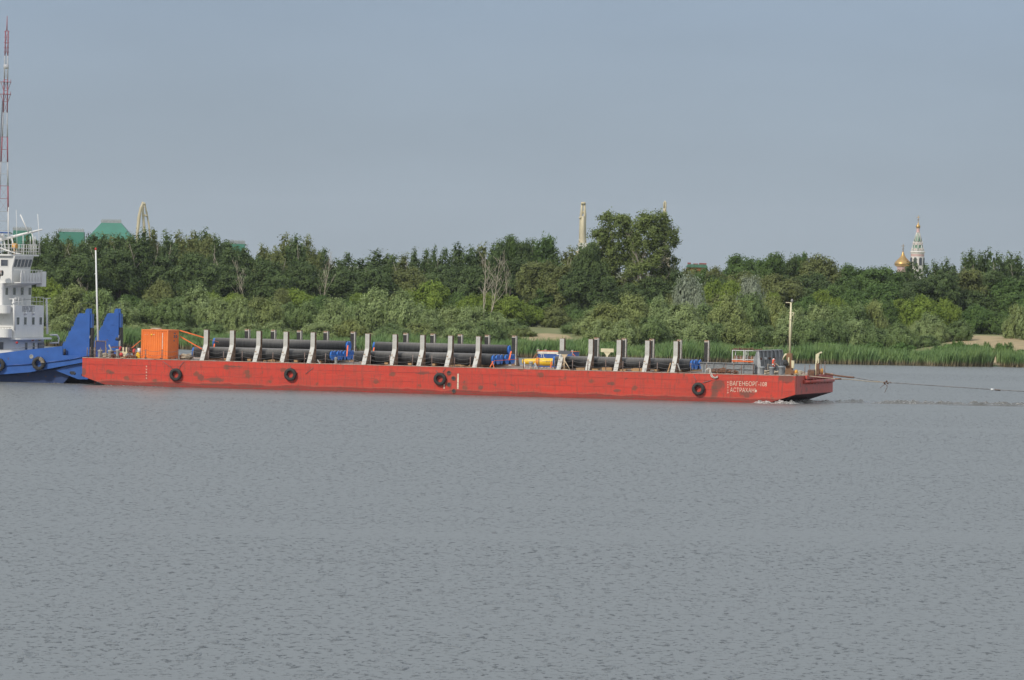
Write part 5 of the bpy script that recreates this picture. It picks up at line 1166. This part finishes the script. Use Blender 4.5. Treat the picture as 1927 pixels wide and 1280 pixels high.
# balcony rail between middle and upper house, crossarm, floodlights
zr = z_t1t; mb = MB()
for k in range(9): v = v0+.1+k*(v1-v0-.2)/8; mb.tube([(u1_-.06, v, zr), (u1_-.06, v, zr+.75)], .022, 5)
for h in (.35, .75): mb.tube([(u1_-.06, v0+.1, zr+h), (u1_-.06, v1-.1, zr+h)], .02, 5)
mb.build('railing', M_house, tug)
mb = MB()
for x in (46.5, 61): a = locu(x, 590, u1_); mb.lathe((u1_+.1, a[0], a[1]), [(.001, -.1), (.10, -.08), (.15, .1), (.001, .1)], 10, 'x')
mb.build('floodlight', M_white, tug)
for x, m in ((30, M_red), (60, M_red), (73, M_yellow)):
    a = locu(x, 645 if x == 30 else 639.5, u1_+.2); mb = MB(); mb.ball((u1_+.3, a[0], a[1]), (.12, .2 if x == 30 else .3, .11), 8); mb.build('signal_lamp' if x != 73 else 'yellow_float_light', m, tug)
for (x0, y0, x1, y1, v, rr) in ((25, 563, 27.5, 622, 3.4, .07), (87.5, 562, 89, 629, 11.9, .09)):
    a = loc(x0, y0, v); b = loc(x1, y1, v); mb = MB(); mb.tube([(b[0], v, b[1]), (a[0], v, a[1])], [rr*1.3, rr], 8); mb.tube([(a[0]-.4, v, a[1]), (a[0]+.4, v, a[1]+.02)], .035, 5); mb.ball((a[0], v, a[1]-.35), .14, 8); mb.build('bow_mast', M_house, tug)
mb = MB(); a = loc(-5, 568, 5); b = loc(66, 563, 8); mb.tube([(a[0], 5, a[1]), (b[0], 8, b[1])], .02, 4); mb.build('stay_wire', M_wire, tug)
mb = MB()
for k in range(5): u = u1_-.2-k*.28; mb.tube([(u, 3.2, z_t1b-.0), (u, 3.2, z_t1b+.95)], .025, 5)
mb.tube([(u1_-1.4, 3.2, z_t1b+.95), (u1_-.1, 3.2, z_t1b+.95)], .025, 5); mb.build('ladder_rail', M_galv, tug)
mb = MB(); a = loc(-20, 663, VS+.05); P = [loc(x, y, VS+.1) for x, y in ((-20, 663), (20, 659.5), (60, 655), (86, 652.5))]; mb.tube([(q[0], VS+.1, q[1]+.12) for q in P], .02, 4)
mb.build('bulwark_rail', M_wire, tug)
mb = MB(); u, z = loc(59, 671.2, VS); mb.torus((u, VS-.0, z), .17, .035, 'y', 16, 6); mb.lathe((u, VS-.006, z), [(.001, .004), (.15, .004)], 14, 'y'); mb.build('hawse_hole', M_galv, tug)
mb = MB(); u, z = loc(121.3, 669, 3.4); mb.tube([(u, 3.4, zd), (u, 3.4, zd+.6)], .13, 10); mb.build('deck_bollard', M_dark, tug)
# wheelhouse
zW0 = z_t2t; zW1 = zf(40, 504.5, ufront(20, 520)); uw = ufront(20, 520); zW2 = zf(40, 482, uw)
vw0 = 4.2; vw1 = 9.1
mb = MB(); mb.box((ua+9, v0+.6, zW0-.1), (uw-.9, v1-.4, zW0+.04)) if 0 else None
mb.box((ua+8, vw0, zW0), (uw, vw1, zW1))
tiltu = .28
def wpt(f, top_): return (uw+tiltu*(1 if top_ else 0))
vs = [(ua+8, vw0, zW1), (uw, vw0, zW1), (uw, vw1, zW1), (ua+8, vw1, zW1), (ua+8, vw0, zW2), (uw+tiltu, vw0, zW2), (uw+tiltu, vw1, zW2), (ua+8, vw1, zW2)]
mb.add(vs, [(4,5,6,7),(0,1,5,4),(1,2,6,5),(2,3,7,6),(3,0,4,7)]); wh = mb.build('wheelhouse', M_house, tug)
for k in range(5):
    zt_ = zf(40, 488.3, uw)-.0; zb = zf(40, 502.5, uw); va = vw0+.25+k*.93; q0 = (zb-zW1)/(zW2-zW1)*tiltu; q1 = (zt_-zW1)/(zW2-zW1)*tiltu
    def quad(d, e, nm, m, par):
        mb = MB(); P = [(uw+q0+d, va-e, zb-e), (uw+q0+d, va+.68+e, zb-e), (uw+q1+d, va+.68+e, zt_+e), (uw+q1+d, va-e, zt_+e)]; P2 = [(p[0]-.02, p[1], p[2]) for p in P]
        mb.add(P+P2, [(0, 1, 2, 3), (7, 6, 5, 4), (0, 4, 5, 1), (1, 5, 6, 2), (2, 6, 7, 3), (3, 7, 4, 0)]); return mb.build(nm, m, par)
    f = quad(.02, .05, 'window', M_house, tug); quad(.035, 0, 'pane', M_glass, f)
mb = MB(); a = loc(1, 487.5, vw0); b = loc(16, 502, vw0); mb.box((a[0], vw0-.03, b[1]), (b[0], vw0-.002, a[1])); f = mb.build('window', M_house, tug)
mb = MB(); mb.box((a[0]+.06, vw0-.04, b[1]+.06), (b[0]-.06, vw0-.031, a[1]-.06)); mb.build('pane', M_glass, f)
# roof deck with rails
vr0, vr1 = 3.9, 11.2; ur = ufront(16, 481)+.35; zr = zf(40, 481.5, ur)
mb = MB(); rounded(ur, ua+7, vr0, vr1, zr-.02, zr+.12, .3); mb.build('roof_deck', M_house, tug)
mb = MB()
for k in range(12): v = vr0+.1+k*(vr1-vr0-.2)/11; mb.tube([(ur-.1, v, zr+.12), (ur-.1, v, zr+1.05)], .025, 5)
for k in range(7):
    for v in (vr0+.1, vr1-.1): mb.tube([(ur-.1-k*.95, v, zr+.12), (ur-.1-k*.95, v, zr+1.05)], .025, 5)
for h in (.4, .68, 1.0):
    mb.tube([(ua+8, vr0+.1, zr+h), (ur-.1, vr0+.1, zr+h), (ur-.1, vr1-.1, zr+h), (ua+8, vr1-.1, zr+h)], .024, 5)
mb.build('roof_railing', M_house, tug)
# walkway round the wheelhouse front
ubk = uw+.75; zb0 = zf(40, 531, ubk); zb1_ = zf(40, 508.5, ubk)
mb = MB(); mb.box((uw-1.5, vw0+.3, zb0-.08), (ubk, vw1+1.2, zb0)); mb.box((ubk-.04, vw0+.3, zb0), (ubk, vw1+1.15, zb1_-.25)); mb.prism([(uw-1.5, zb0-.081), (ubk-.02, zb0-.081), (uw-.9, zb0-.45), (uw-1.5, zb0-.5)], vw0+.4, vw1+.8)
mb.build('walkway', M_house, tug)
mb = MB()
for k in range(8): v = vw0+.35+k*.75; mb.tube([(ubk+.02, v, zb0), (ubk+.02, v, zb1_)], .028, 5); mb.tube([(ubk+.03, v, zb1_-.35), (ubk+.03, v-.35, zb0+.1)], .018, 4)
mb.tube([(uw-1.4, vw0+.3, zb1_), (ubk, vw0+.3, zb1_), (ubk, vw1+1.15, zb1_)], .028, 5); mb.build('walkway_railing', M_house, tug)
mb = MB(); mb.box((ubk-.5, vw1+.9, zb0-.4), (ubk+.05, vw1+2.0, zb1_-.1)); mb.build('side_light_box', M_house, tug)
lettering('МС  МО', .2, 30, 513, 14, 0, 'number_board', paint('faded_grey', (.45, .46, .47), None, .6), tug, face='front', u=uw+.012, ext=.01) if 0 else None
for (x, y, vv) in ((75, 516, 11.6), (1, 514, 3.2)):
    a = loc(x, y, vv); mb = MB(); mb.lathe((a[0], vv, a[1]), [(.001, -.28), (.2, -.24), (.26, 0), (.26, .2)], 16, 'x'); mb.m = 1; mb.lathe((a[0], vv, a[1]), [(.001, .17), (.25, .17)], 16, 'x'); mb.m = 0; mb.tube([(a[0], vv, a[1]-.25), (a[0]-.1, vv, a[1]-.62), (a[0]-.5, vv-.1, a[1]-.7)], .05, 6); mb.build('searchlight', [M_galv, M_dark], tug)
# masts, boom, aerials and lamps on the roof
def L3(x, y, v): a, b = loc(x, y, v); return (a, v, b)
mb = MB(); vbm = 7.0; mb.tube([L3(-8, 454, vbm), L3(30, 444, vbm), L3(80, 432, vbm)], [.15, .12, .08], 8)
for x, y in ((7, 451), (22, 447), (60, 437)): mb.tube([L3(x, y, vbm), L3(x+2, y+10, vbm), L3(x+4, y+22 if x < 50 else y+26, vbm)], .07, 6)
mb.build('radar_boom', M_house, tug)
mb = MB(); mb.tube([L3(-2, 466, 4.5), L3(30, 477, 4.5), L3(39, 478, 4.5)], .06, 6); mb.build('inclined_spar', M_house, tug)
for pts, rr in ((((38.3, 404), (53.5, 438)), .06), (((30.5, 395), (32.5, 480)), .02), (((71, 403), (75.5, 480)), .025), (((15.8, 390), (15.5, 482)), .04), (((-3, 420), (-3, 480)), .1)):
    mb = MB(); mb.tube([L3(x, y, 6.0) for x, y in pts], rr, 5); mb.build('aerial', M_house, tug)
mb = MB(); a = L3(27, 463, 5.2); mb.tube([(a[0]-.2, 5.2, a[2]), (a[0]+.25, 5.2, a[2])], [.22, .24], 14); mb.tube([(a[0], 5.2, a[2]-.2), (a[0], 5.2, a[2]-.85)], .07, 6); mb.build('yellow_searchlight', paint('amber_cover', (.7, .36, .07), None, .6), tug)
mb = MB(); a = L3(3, 438, 6.5); mb.tube([(a[0]-1.8, 6.5, a[2]), (a[0]+.8, 6.5, a[2])], .06, 6); mb.build('radar_scanner', M_contb, tug); mb = MB(); mb.lathe((a[0], 6.5, a[2]-.5), [(.001, 0), (.2, .05), (.3, .3), (.2, .42)], 12); mb.build('radar_base', M_house, tug)
for x in (43.5, 57, 62, 66): mb = MB(); mb.tube([L3(x, 445 if x > 50 else 442, 8), L3(x, 480, 8)], .035, 5); mb.build('short_aerial', M_house, tug)
tyre(74, 684, .60, VS-.08, 'rope wrapped tyre on the tug bow bulwark', None, True); tyre(-2, 686.5, .60, VS-.08, 'tyre on the tug side at the left edge', None, True)
mb = MB(); u, z = loc(78, 678, VS-.3)
for k in range(4): g = -.2+k*.35; mb.torus((u+.0+.30*math.cos(g)*.0, VS-.25, z), .62 if k == 0 else .0001+.62, .02, 'y', 20, 4) if k == 0 else mb.tube([(u-.0+.32*math.cos(g)-.2, VS-.45, z+.32*math.sin(g)-.25), (u+.62*math.cos(g)-.2, VS-.45, z+.62*math.sin(g)-.25)], .035, 5)
bpy.data.objects  # ropes wound round the tug tyre
mb = MB()
for k in range(6):
    g = .2+k*.2; c_, s_ = math.cos(g), math.sin(g); uu, zz = loc(74, 684, VS-.08); mb.tube([(uu+.30*c_, VS-.46, zz+.30*s_), (uu+.45*c_, VS-.5, zz+.45*s_), (uu+.63*c_, VS-.4, zz+.63*s_)], .03, 5)
tag(mb.build('rope_lashing', M_rope), 'frayed pale rope wound round the tug bow tyre', 'rope')

# ------------------------------------------------------------------ far structures
def Q(px, py, Y): return at(px, py, Y)
# lattice radio mast
YT = 2500.0; kT = F/YT
rm = thing('radio_mast', 'tall red and white lattice radio mast at the left edge', 'mast', tuple(Q(5, 505, YT)), None, 'W')
cx = Q(13.5, 30, YT).x
def hwm(y): return float(np.interp(y, [30, 60, 105, 150, 212, 280, 350, 440, 520], [.25, .62, .62, .75, .85, 1.25, 1.75, 2.3, 3.1]))
secs = [(58, 105, 1), (105, 150, 0), (150, 212, 1), (212, 258, 0), (258, 305, 1), (305, 350, 0), (350, 398, 1), (398, 470, 0), (470, 525, 1)]
for a, b, red in secs:
    za, zb = Q(10, a, YT).z, Q(10, b, YT).z; ha, hb_ = hwm(a), hwm(b); mb = MB()
    nb = max(2, int((b-a)/17)); cs = ((-1, -1), (1, -1), (1, 1), (-1, 1))
    for k in range(4):
        s0, s1 = cs[k], cs[(k+1) % 4]; mb.tube([(cx+s0[0]*ha, YT+s0[1]*ha, za), (cx+s0[0]*hb_, YT+s0[1]*hb_, zb)], .2, 5)
        for i in range(nb):
            q0, q1 = i/nb, (i+1)/nb; h0, h1 = ha+(hb_-ha)*q0, ha+(hb_-ha)*q1; z0, z1 = za+(zb-za)*q0, za+(zb-za)*q1
            mb.tube([(cx+s0[0]*h0, YT+s0[1]*h0, z0), (cx+s1[0]*h0, YT+s1[1]*h0, z0)], .09, 4)
            if b <= 212: mb.tube([(cx+s0[0]*h0, YT+s0[1]*h0, z0), (cx+s1[0]*h1, YT+s1[1]*h1, z1)], .07, 4)
            else: mb.tube([(cx+s0[0]*h0, YT+s0[1]*h0, z0), (cx+s1[0]*h1, YT+s1[1]*h1, z1)], .03, 4)
    mb.build('lattice_section', M_mastr if red else M_mastw, rm)
mb = MB(); mb.tube([(cx, YT, Q(10, 58, YT).z), (cx, YT, Q(13, 30, YT).z)], [.3, .12], 6)
for y in (60, 70, 80, 90, 98): z = Q(10, y, YT).z; mb.tube([(cx-1.2, YT, z), (cx+1.2, YT, z)], .1, 4); mb.tube([(cx, YT-1.2, z), (cx, YT+1.2, z)], .1, 4)
mb.build('top_spire', M_mastr, rm)
for y in (154, 177):
    z = Q(10, y, YT).z; mb = MB(); mb.box((cx-2.2, YT-2.2, z-.2), (cx+2.2, YT+2.2, z)); mb.tube([(cx+2.2, YT, z), (cx+.8, YT, z-4)], .12, 4); mb.tube([(cx-2.2, YT, z), (cx-.8, YT, z-4)], .12, 4); mb.tube([(cx+2.1, YT, z), (cx+2.1, YT, z+1)], .1, 4); mb.build('platform', M_mastr, rm)
mb = MB(); z = Q(10, 126, YT).z; mb.lathe((cx, YT, z-.9), [(.001, 0), (1.1, .02), (1.1, 1.9), (.001, 1.92)], 14); mb.build('antenna_drum', M_mastw, rm)
mb = MB(); mb.tube([(cx-1.2, YT-1, Q(7, 190, YT).z), (cx-2.0, YT-1.5, Q(3, 300, YT).z), (cx-2.4, YT-2, Q(0, 500, YT).z)], .28, 5); mb.build('cable_run', M_cablebk, rm)
# theatre roofs
M_teal = paint('teal_roof', (.045, .20, .145), (.04, .17, .125), .5, sc=.3)
M_wall = paint('pale_wall', (.55, .54, .50), (.45, .44, .40), .8, sc=.3)
def hall(px0, px1, ytop, yeave, ycrest, Y, label, hip):
    a, b = Q(px0, yeave, Y), Q(px1, yeave, Y); zt_ = Q((px0+px1)/2, ytop, Y).z; ze = (a.z+b.z)/2; dp = (b.x-a.x)*.8; w = b.x-a.x
    t = thing('theatre_hall', label, 'building', ((a.x+b.x)/2, Y+dp/2, 2.5), None, 'W')
    mb = MB(); mb.box((a.x+.5, Y+.5, 2.5), (b.x-.5, Y+dp-.5, ze)); 
    mb.build('wall', M_wall, t)
    i = w*hip; j = dp*hip
    mb = MB(); mb.add([(a.x, Y, ze), (b.x, Y, ze), (b.x, Y+dp, ze), (a.x, Y+dp, ze), (a.x+i, Y+j, zt_), (b.x-i, Y+j, zt_), (b.x-i, Y+dp-j, zt_), (a.x+i, Y+dp-j, zt_)], [(3,2,1,0),(4,5,6,7),(0,1,5,4),(1,2,6,5),(2,3,7,6),(3,0,4,7)])
    r_ = mb.build('roof', M_teal, t)
    mb = MB(); n_ = 22
    for k in range(n_+1): x = a.x+i+(w-2*i)*k/n_; mb.box((x-.12, Y+j, zt_), (x+.12, Y+j+.1, zt_+.75+.25*(k % 2)))
    mb.box((a.x+i, Y+j-.05, zt_+.3), (b.x-i, Y+j+.05, zt_+.5)); mb.build('ridge_crest', paint('grey_crest', (.35, .38, .4), None, .7), r_)
    for k in range(4): x = a.x+w*(.15+.22*k); mb = MB(); mb.box((x, Y+.44, ze-6), (x+w*.08, Y+.49, ze-2)); mb.build('window', M_glass, t)
hall(161, 253, 419.5, 452, 416.5, 1500, 'teal hipped roof with grey crest rising above the poplars', .30)
hall(108, 158, 436.5, 470, 433, 1560, 'flat teal building top left of the hipped teal roof', .03)
hall(22, 60, 434, 470, 431, 1580, 'teal roof corner beside the slanted aerial of the tug', .05)
hall(428, 461, 459, 500, 456, 1520, 'small teal roofed block among poplars right of the crane', .05)
# green roofed house, far right of the big trees
a, b = Q(1293, 506, 1400), Q(1331, 506, 1400); t = thing('green_roofed_house', 'green and red roofed house top right of the tallest trees', 'building', ((a.x+b.x)/2, 1403, 2.5), None, 'W')
z1 = Q(1310, 503.5, 1400).z; z2 = Q(1310, 497.5, 1400).z; z3 = Q(1310, 494.5, 1400).z
mb = MB(); mb.box((a.x, 1400, 2.5), (b.x, 1406, z1)); mb.build('wall', paint('orange_brick', (.45, .16, .07), None, .8), t)
mb = MB(); mb.prism([(a.x-.2, z1), (b.x+.2, z1), (b.x-.3, z2), (a.x+.3, z2)], 1399.5, 1406.5); mb.build('roof', paint('green_roof', (.05, .17, .11), (.06, .14, .10), .6), t)
mb = MB(); mb.box((a.x+.2, 1400.5, z2), (a.x+.9, 1405, z3)); mb.box((a.x+1.6, 1400.5, z2), (a.x+2.6, 1405, z2+.2)); mb.box((a.x+3.0, 1400.5, z2), (b.x-.2, 1405, z3-.05)); mb.build('parapet', paint('dull_red', (.3, .08, .08), None, .7), t)
# harbour cranes
M_crane = paint('crane_cream', (.54, .48, .33), (.44, .39, .28), .6, sc=.5)
def crane(label, Y, parts, base):
    t = thing('harbour_crane', label, 'crane', tuple(Vector((Q(base, 480, Y).x, Y, 2.5))), 'harbour cranes beyond the trees', 'W')
    for nm, pts, rr, dy in parts:
        mb = MB(); mb.tube([tuple(Q(x, y, Y+dy)) for x, y in pts], rr, 6); mb.build(nm, M_crane, t)
    g = Q(base, 480, Y); mb = MB(); mb.box((g.x-1.6, Y-1.6, 2.5), (g.x+1.6, Y+1.6, g.z+1)); mb.build('tower', M_crane, t)
    mb = MB(); mb.box((g.x-1.2, Y-2.4, g.z+1.05), (g.x+1.2, Y-.2, g.z+3)); mb.build('cab', M_wall, t)
crane('cream A shaped crane head above the poplars on the left', 1450, [('boom', ((269.5, 381), (265, 392), (261.5, 410), (258.5, 440), (258, 470)), [0.27, 0.36, 0.42, 0.36, 0.36], 0), ('strut', ((269.5, 381), (269, 400), (271, 425), (273.5, 470)), [0.24, 0.27, 0.36, 0.42], 1), ('stay', ((271.5, 381), (276, 400), (280.5, 425), (284, 470)), .22, 2), ('stay', ((268.5, 404), (278, 407)), .25, 1), ('walkway', ((267, 380.5), (274, 386)), .25, 0)], 270)
crane('cream crane head left of the tallest trees', 1450, [('boom', ((1097, 407), (1096.5, 430), (1096, 455), (1095, 480)), [.4, .62, .75, .8], 0), ('strut', ((1095.3, 383), (1094.6, 398), (1093.2, 412), (1092.5, 480)), [.28, .28, .34, .4], .4), ('strut', ((1100, 383), (1100.6, 398), (1100.2, 412), (1100.8, 480)), [.28, .28, .34, .4], .4), ('lattice_bar', ((1094.8, 395), (1100.4, 404)), .14, .4), ('lattice_bar', ((1095, 404), (1100.4, 395)), .14, .4), ('strut', ((1095.5, 383), (1092.5, 405), (1091, 452), (1090.5, 480)), .2, 1), ('strut', ((1100.5, 383), (1102, 405), (1101, 430), (1100.5, 480)), .2, 1), ('walkway', ((1089.5, 410), (1094, 409.5)), .22, 0), ('crossbar', ((1093.5, 382.5), (1102, 382.5)), .3, 0), ('crossbar', ((1089, 453), (1102, 453)), .3, 0)], 1096)
crane('slim cream crane tip above the tallest right tree', 1450, [('boom', ((1250.5, 392), (1249.8, 405), (1249, 430), (1248, 480)), [.3, .35, .45, .6], 0), ('tip_loop', ((1249.8, 392), (1249.6, 382), (1251.2, 378.5), (1253, 382), (1252.5, 392), (1252, 410)), .2, 0)], 1249)
# church
YC = 3000.0; kc = 1/10.66/F*YC
M_gold = paint('gilding', (.56, .36, .13), (.42, .26, .08), .38, .8, sc=.3)
M_pink = paint('pinkish_brick', (.62, .45, .42), (.5, .3, .28), .8, sc=.6); M_lime = paint('limewash', (.64, .61, .57), (.56, .53, .49), .8, sc=.4); M_tile = paint('green_tile', (.06, .16, .10), (.08, .20, .11), .4, sc=.8)
def cpx(X, Yp): return at(1640+X/10.66, 400+Yp/10.66, YC)
def church_lathe(t, cxp, rows, n, mat, nm, y=None):
    c = cpx(cxp, 800); cxm = cpx(925 if cxp > 800 else 633, 800).x; mb = MB()
    mb.lathe((cxm, YC, 0), [(max(.01, hw*kc), cpx(cxp, yy).z) for yy, hw in rows][::-1], n, smooth=n > 10); return mb.build(nm, mat, t)
bt = thing('bell_tower', 'white and green tent roofed bell tower with gilded cupola', 'tower', (cpx(925, 800).x, YC, 2.5), None, 'W')
church_lathe(bt, 925, [(175, 2), (215, 10), (235, 14), (262, 38), (285, 46), (305, 38), (318, 30)], 20, M_gold, 'cupola')
church_lathe(bt, 925, [(318, 31), (355, 30), (388, 33), (392, 38), (400, 34)], 16, M_pink, 'cupola_neck')
church_lathe(bt, 925, [(400, 30), (580, 78)], 8, M_tile, 'tent_roof')
church_lathe(bt, 925, [(578, 66), (655, 84)], 8, M_lime, 'dormer_tier')
church_lathe(bt, 925, [(655, 92), (770, 112)], 8, M_tile, 'lower_tent')
church_lathe(bt, 925, [(772, 135), (790, 152), (800, 152), (812, 138), (830, 135), (885, 132), (900, 138), (1100, 138), (1500, 140)], 16, M_lime, 'belfry')
church_lathe(bt, 925, [(838, 137), (880, 134)], 24, M_pink, 'brick_frieze')
cxm = cpx(925, 800).x
for k in range(8):
    g = 2*PI*k/8; c_, s_ = math.cos(g), math.sin(g); mb = MB()
    mb.tube([(cxm+.30*100*kc*c_, YC+.3*100*kc*s_, cpx(925, 402).z), (cxm+82*kc*c_, YC+82*kc*s_, cpx(925, 585).z)], .22, 5); mb.tube([(cxm+95*kc*c_, YC+95*kc*s_, cpx(925, 655).z), (cxm+118*kc*c_, YC+118*kc*s_, cpx(925, 772).z)], .25, 5); mb.build('roof_rib', M_lime, bt)
for k in range(16):
    g = 2*PI*(k+.5)/8
    for yy, R_, w_, h_ in ((650, 88, 24, 70), (768, 112, 34, 62)):
        if k >= 8: continue
        mb = MB(); z0 = cpx(925, yy).z; n_ = (math.cos(g), math.sin(g)); tx = (-n_[1], n_[0]); R2 = R_*kc
        P = [(-w_*kc, 0), (w_*kc, 0), (w_*kc, h_*kc*.55), (0, h_*kc), (-w_*kc, h_*kc*.55)]
        vsx = [(cxm+n_[0]*(R2+d)+tx[0]*p, YC+n_[1]*(R2+d)+tx[1]*p, z0+q) for d in (0, .3) for p, q in P]
        mb.add(vsx, [(0, 1, 2, 3, 4), (9, 8, 7, 6, 5)]+[(i, i+5, (i+1) % 5+5, (i+1) % 5) for i in range(5)]); mb.m = 1
        vsx = [(cxm+n_[0]*(R2+d)+tx[0]*p*.4, YC+n_[1]*(R2+d)+tx[1]*p*.4, z0+.3+q*.55) for d in (.31, .34) for p, q in P]
        mb.add(vsx, [(0, 1, 2, 3, 4), (9, 8, 7, 6, 5)]); mb.build('gable', [M_lime, M_pink], bt)
for k in range(8):
    g = 2*PI*(k+.5)/8; n_ = (math.cos(g), math.sin(g)); tx = (-n_[1], n_[0]); mb = MB(); R2 = 138*kc; z0 = cpx(925, 1060).z; P = [(-30*kc, 0), (30*kc, 0)]+[(30*kc*math.cos(a), (130+30*math.sin(a))*kc) for a in np.linspace(0, PI, 7)]
    vsx = [(cxm+n_[0]*(R2+d)+tx[0]*p, YC+n_[1]*(R2+d)+tx[1]*p, z0+q) for d in (-.05, .08) for p, q in P]; m_ = len(P); mb.add(vsx, [tuple(range(m_)), tuple(range(2*m_-1, m_-1, -1))]); mb.build('bell_opening', M_dark, bt)
mb = MB(); z = cpx(930, 60).z; z0 = cpx(930, 180).z; mb.tube([(cxm, YC, z0), (cxm, YC, z)], .16, 5); mb.tube([(cxm-.9, YC, z-1), (cxm+.9, YC, z-1)], .13, 5); mb.tube([(cxm-.6, YC, z-2.3), (cxm+.6, YC, z-2.0)], .11, 5); mb.build('cross', M_gold, bt)
dm = thing('church_dome', 'gilded church dome with cross just left of the bell tower', 'church', (cpx(633, 800).x, YC, 2.5), None, 'W')
church_lathe(dm, 633, [(770, 8), (800, 16), (855, 36), (905, 66), (955, 118), (1000, 160), (1030, 172), (1060, 165), (1085, 140)], 28, M_gold, 'dome')
church_lathe(dm, 633, [(1085, 118), (1100, 122), (1110, 112), (1500, 114)], 20, M_pink, 'drum')
cxm2 = cpx(633, 800).x; mb = MB(); z = cpx(633, 630).z; z0 = cpx(633, 775).z; mb.tube([(cxm2, YC, z0), (cxm2, YC, z)], .2, 5); mb.tube([(cxm2-1, YC, z-1.1), (cxm2+1, YC, z-1.1)], .15, 5); mb.tube([(cxm2-.6, YC, z-2.8), (cxm2+.6, YC, z-2.4)], .13, 5); mb.ball((cxm2, YC, z0-.2), .4, 8); mb.build('cross', paint('dark_gold', (.3, .22, .12), None, .5), dm)
mb = MB(); mb.box((cxm2-14, YC-8, 2.5), (cxm2+14, YC+12, cpx(633, 1300).z)); mb.build('nave', M_lime, dm)
#HAZE
hm = bpy.data.materials.new('thin_haze'); hm.use_nodes = True; hn = hm.node_tree.nodes; hn.remove(hn['Principled BSDF'])
pv = hn.new('ShaderNodeVolumePrincipled'); pv.inputs['Density'].default_value = .00004; pv.inputs['Color'].default_value = (.86, .91, .97, 1); pv.inputs['Anisotropy'].default_value = .3
hm.node_tree.links.new(pv.outputs[0], hn['Material Output'].inputs['Volume'])
mb = MB(); mb.box((-4200, -100, -22), (4200, 13000, 150)); tag(mb.build('haze', hm, org=(0, 0, 0), frame='W'), 'thin river haze', None, None, 'stuff')
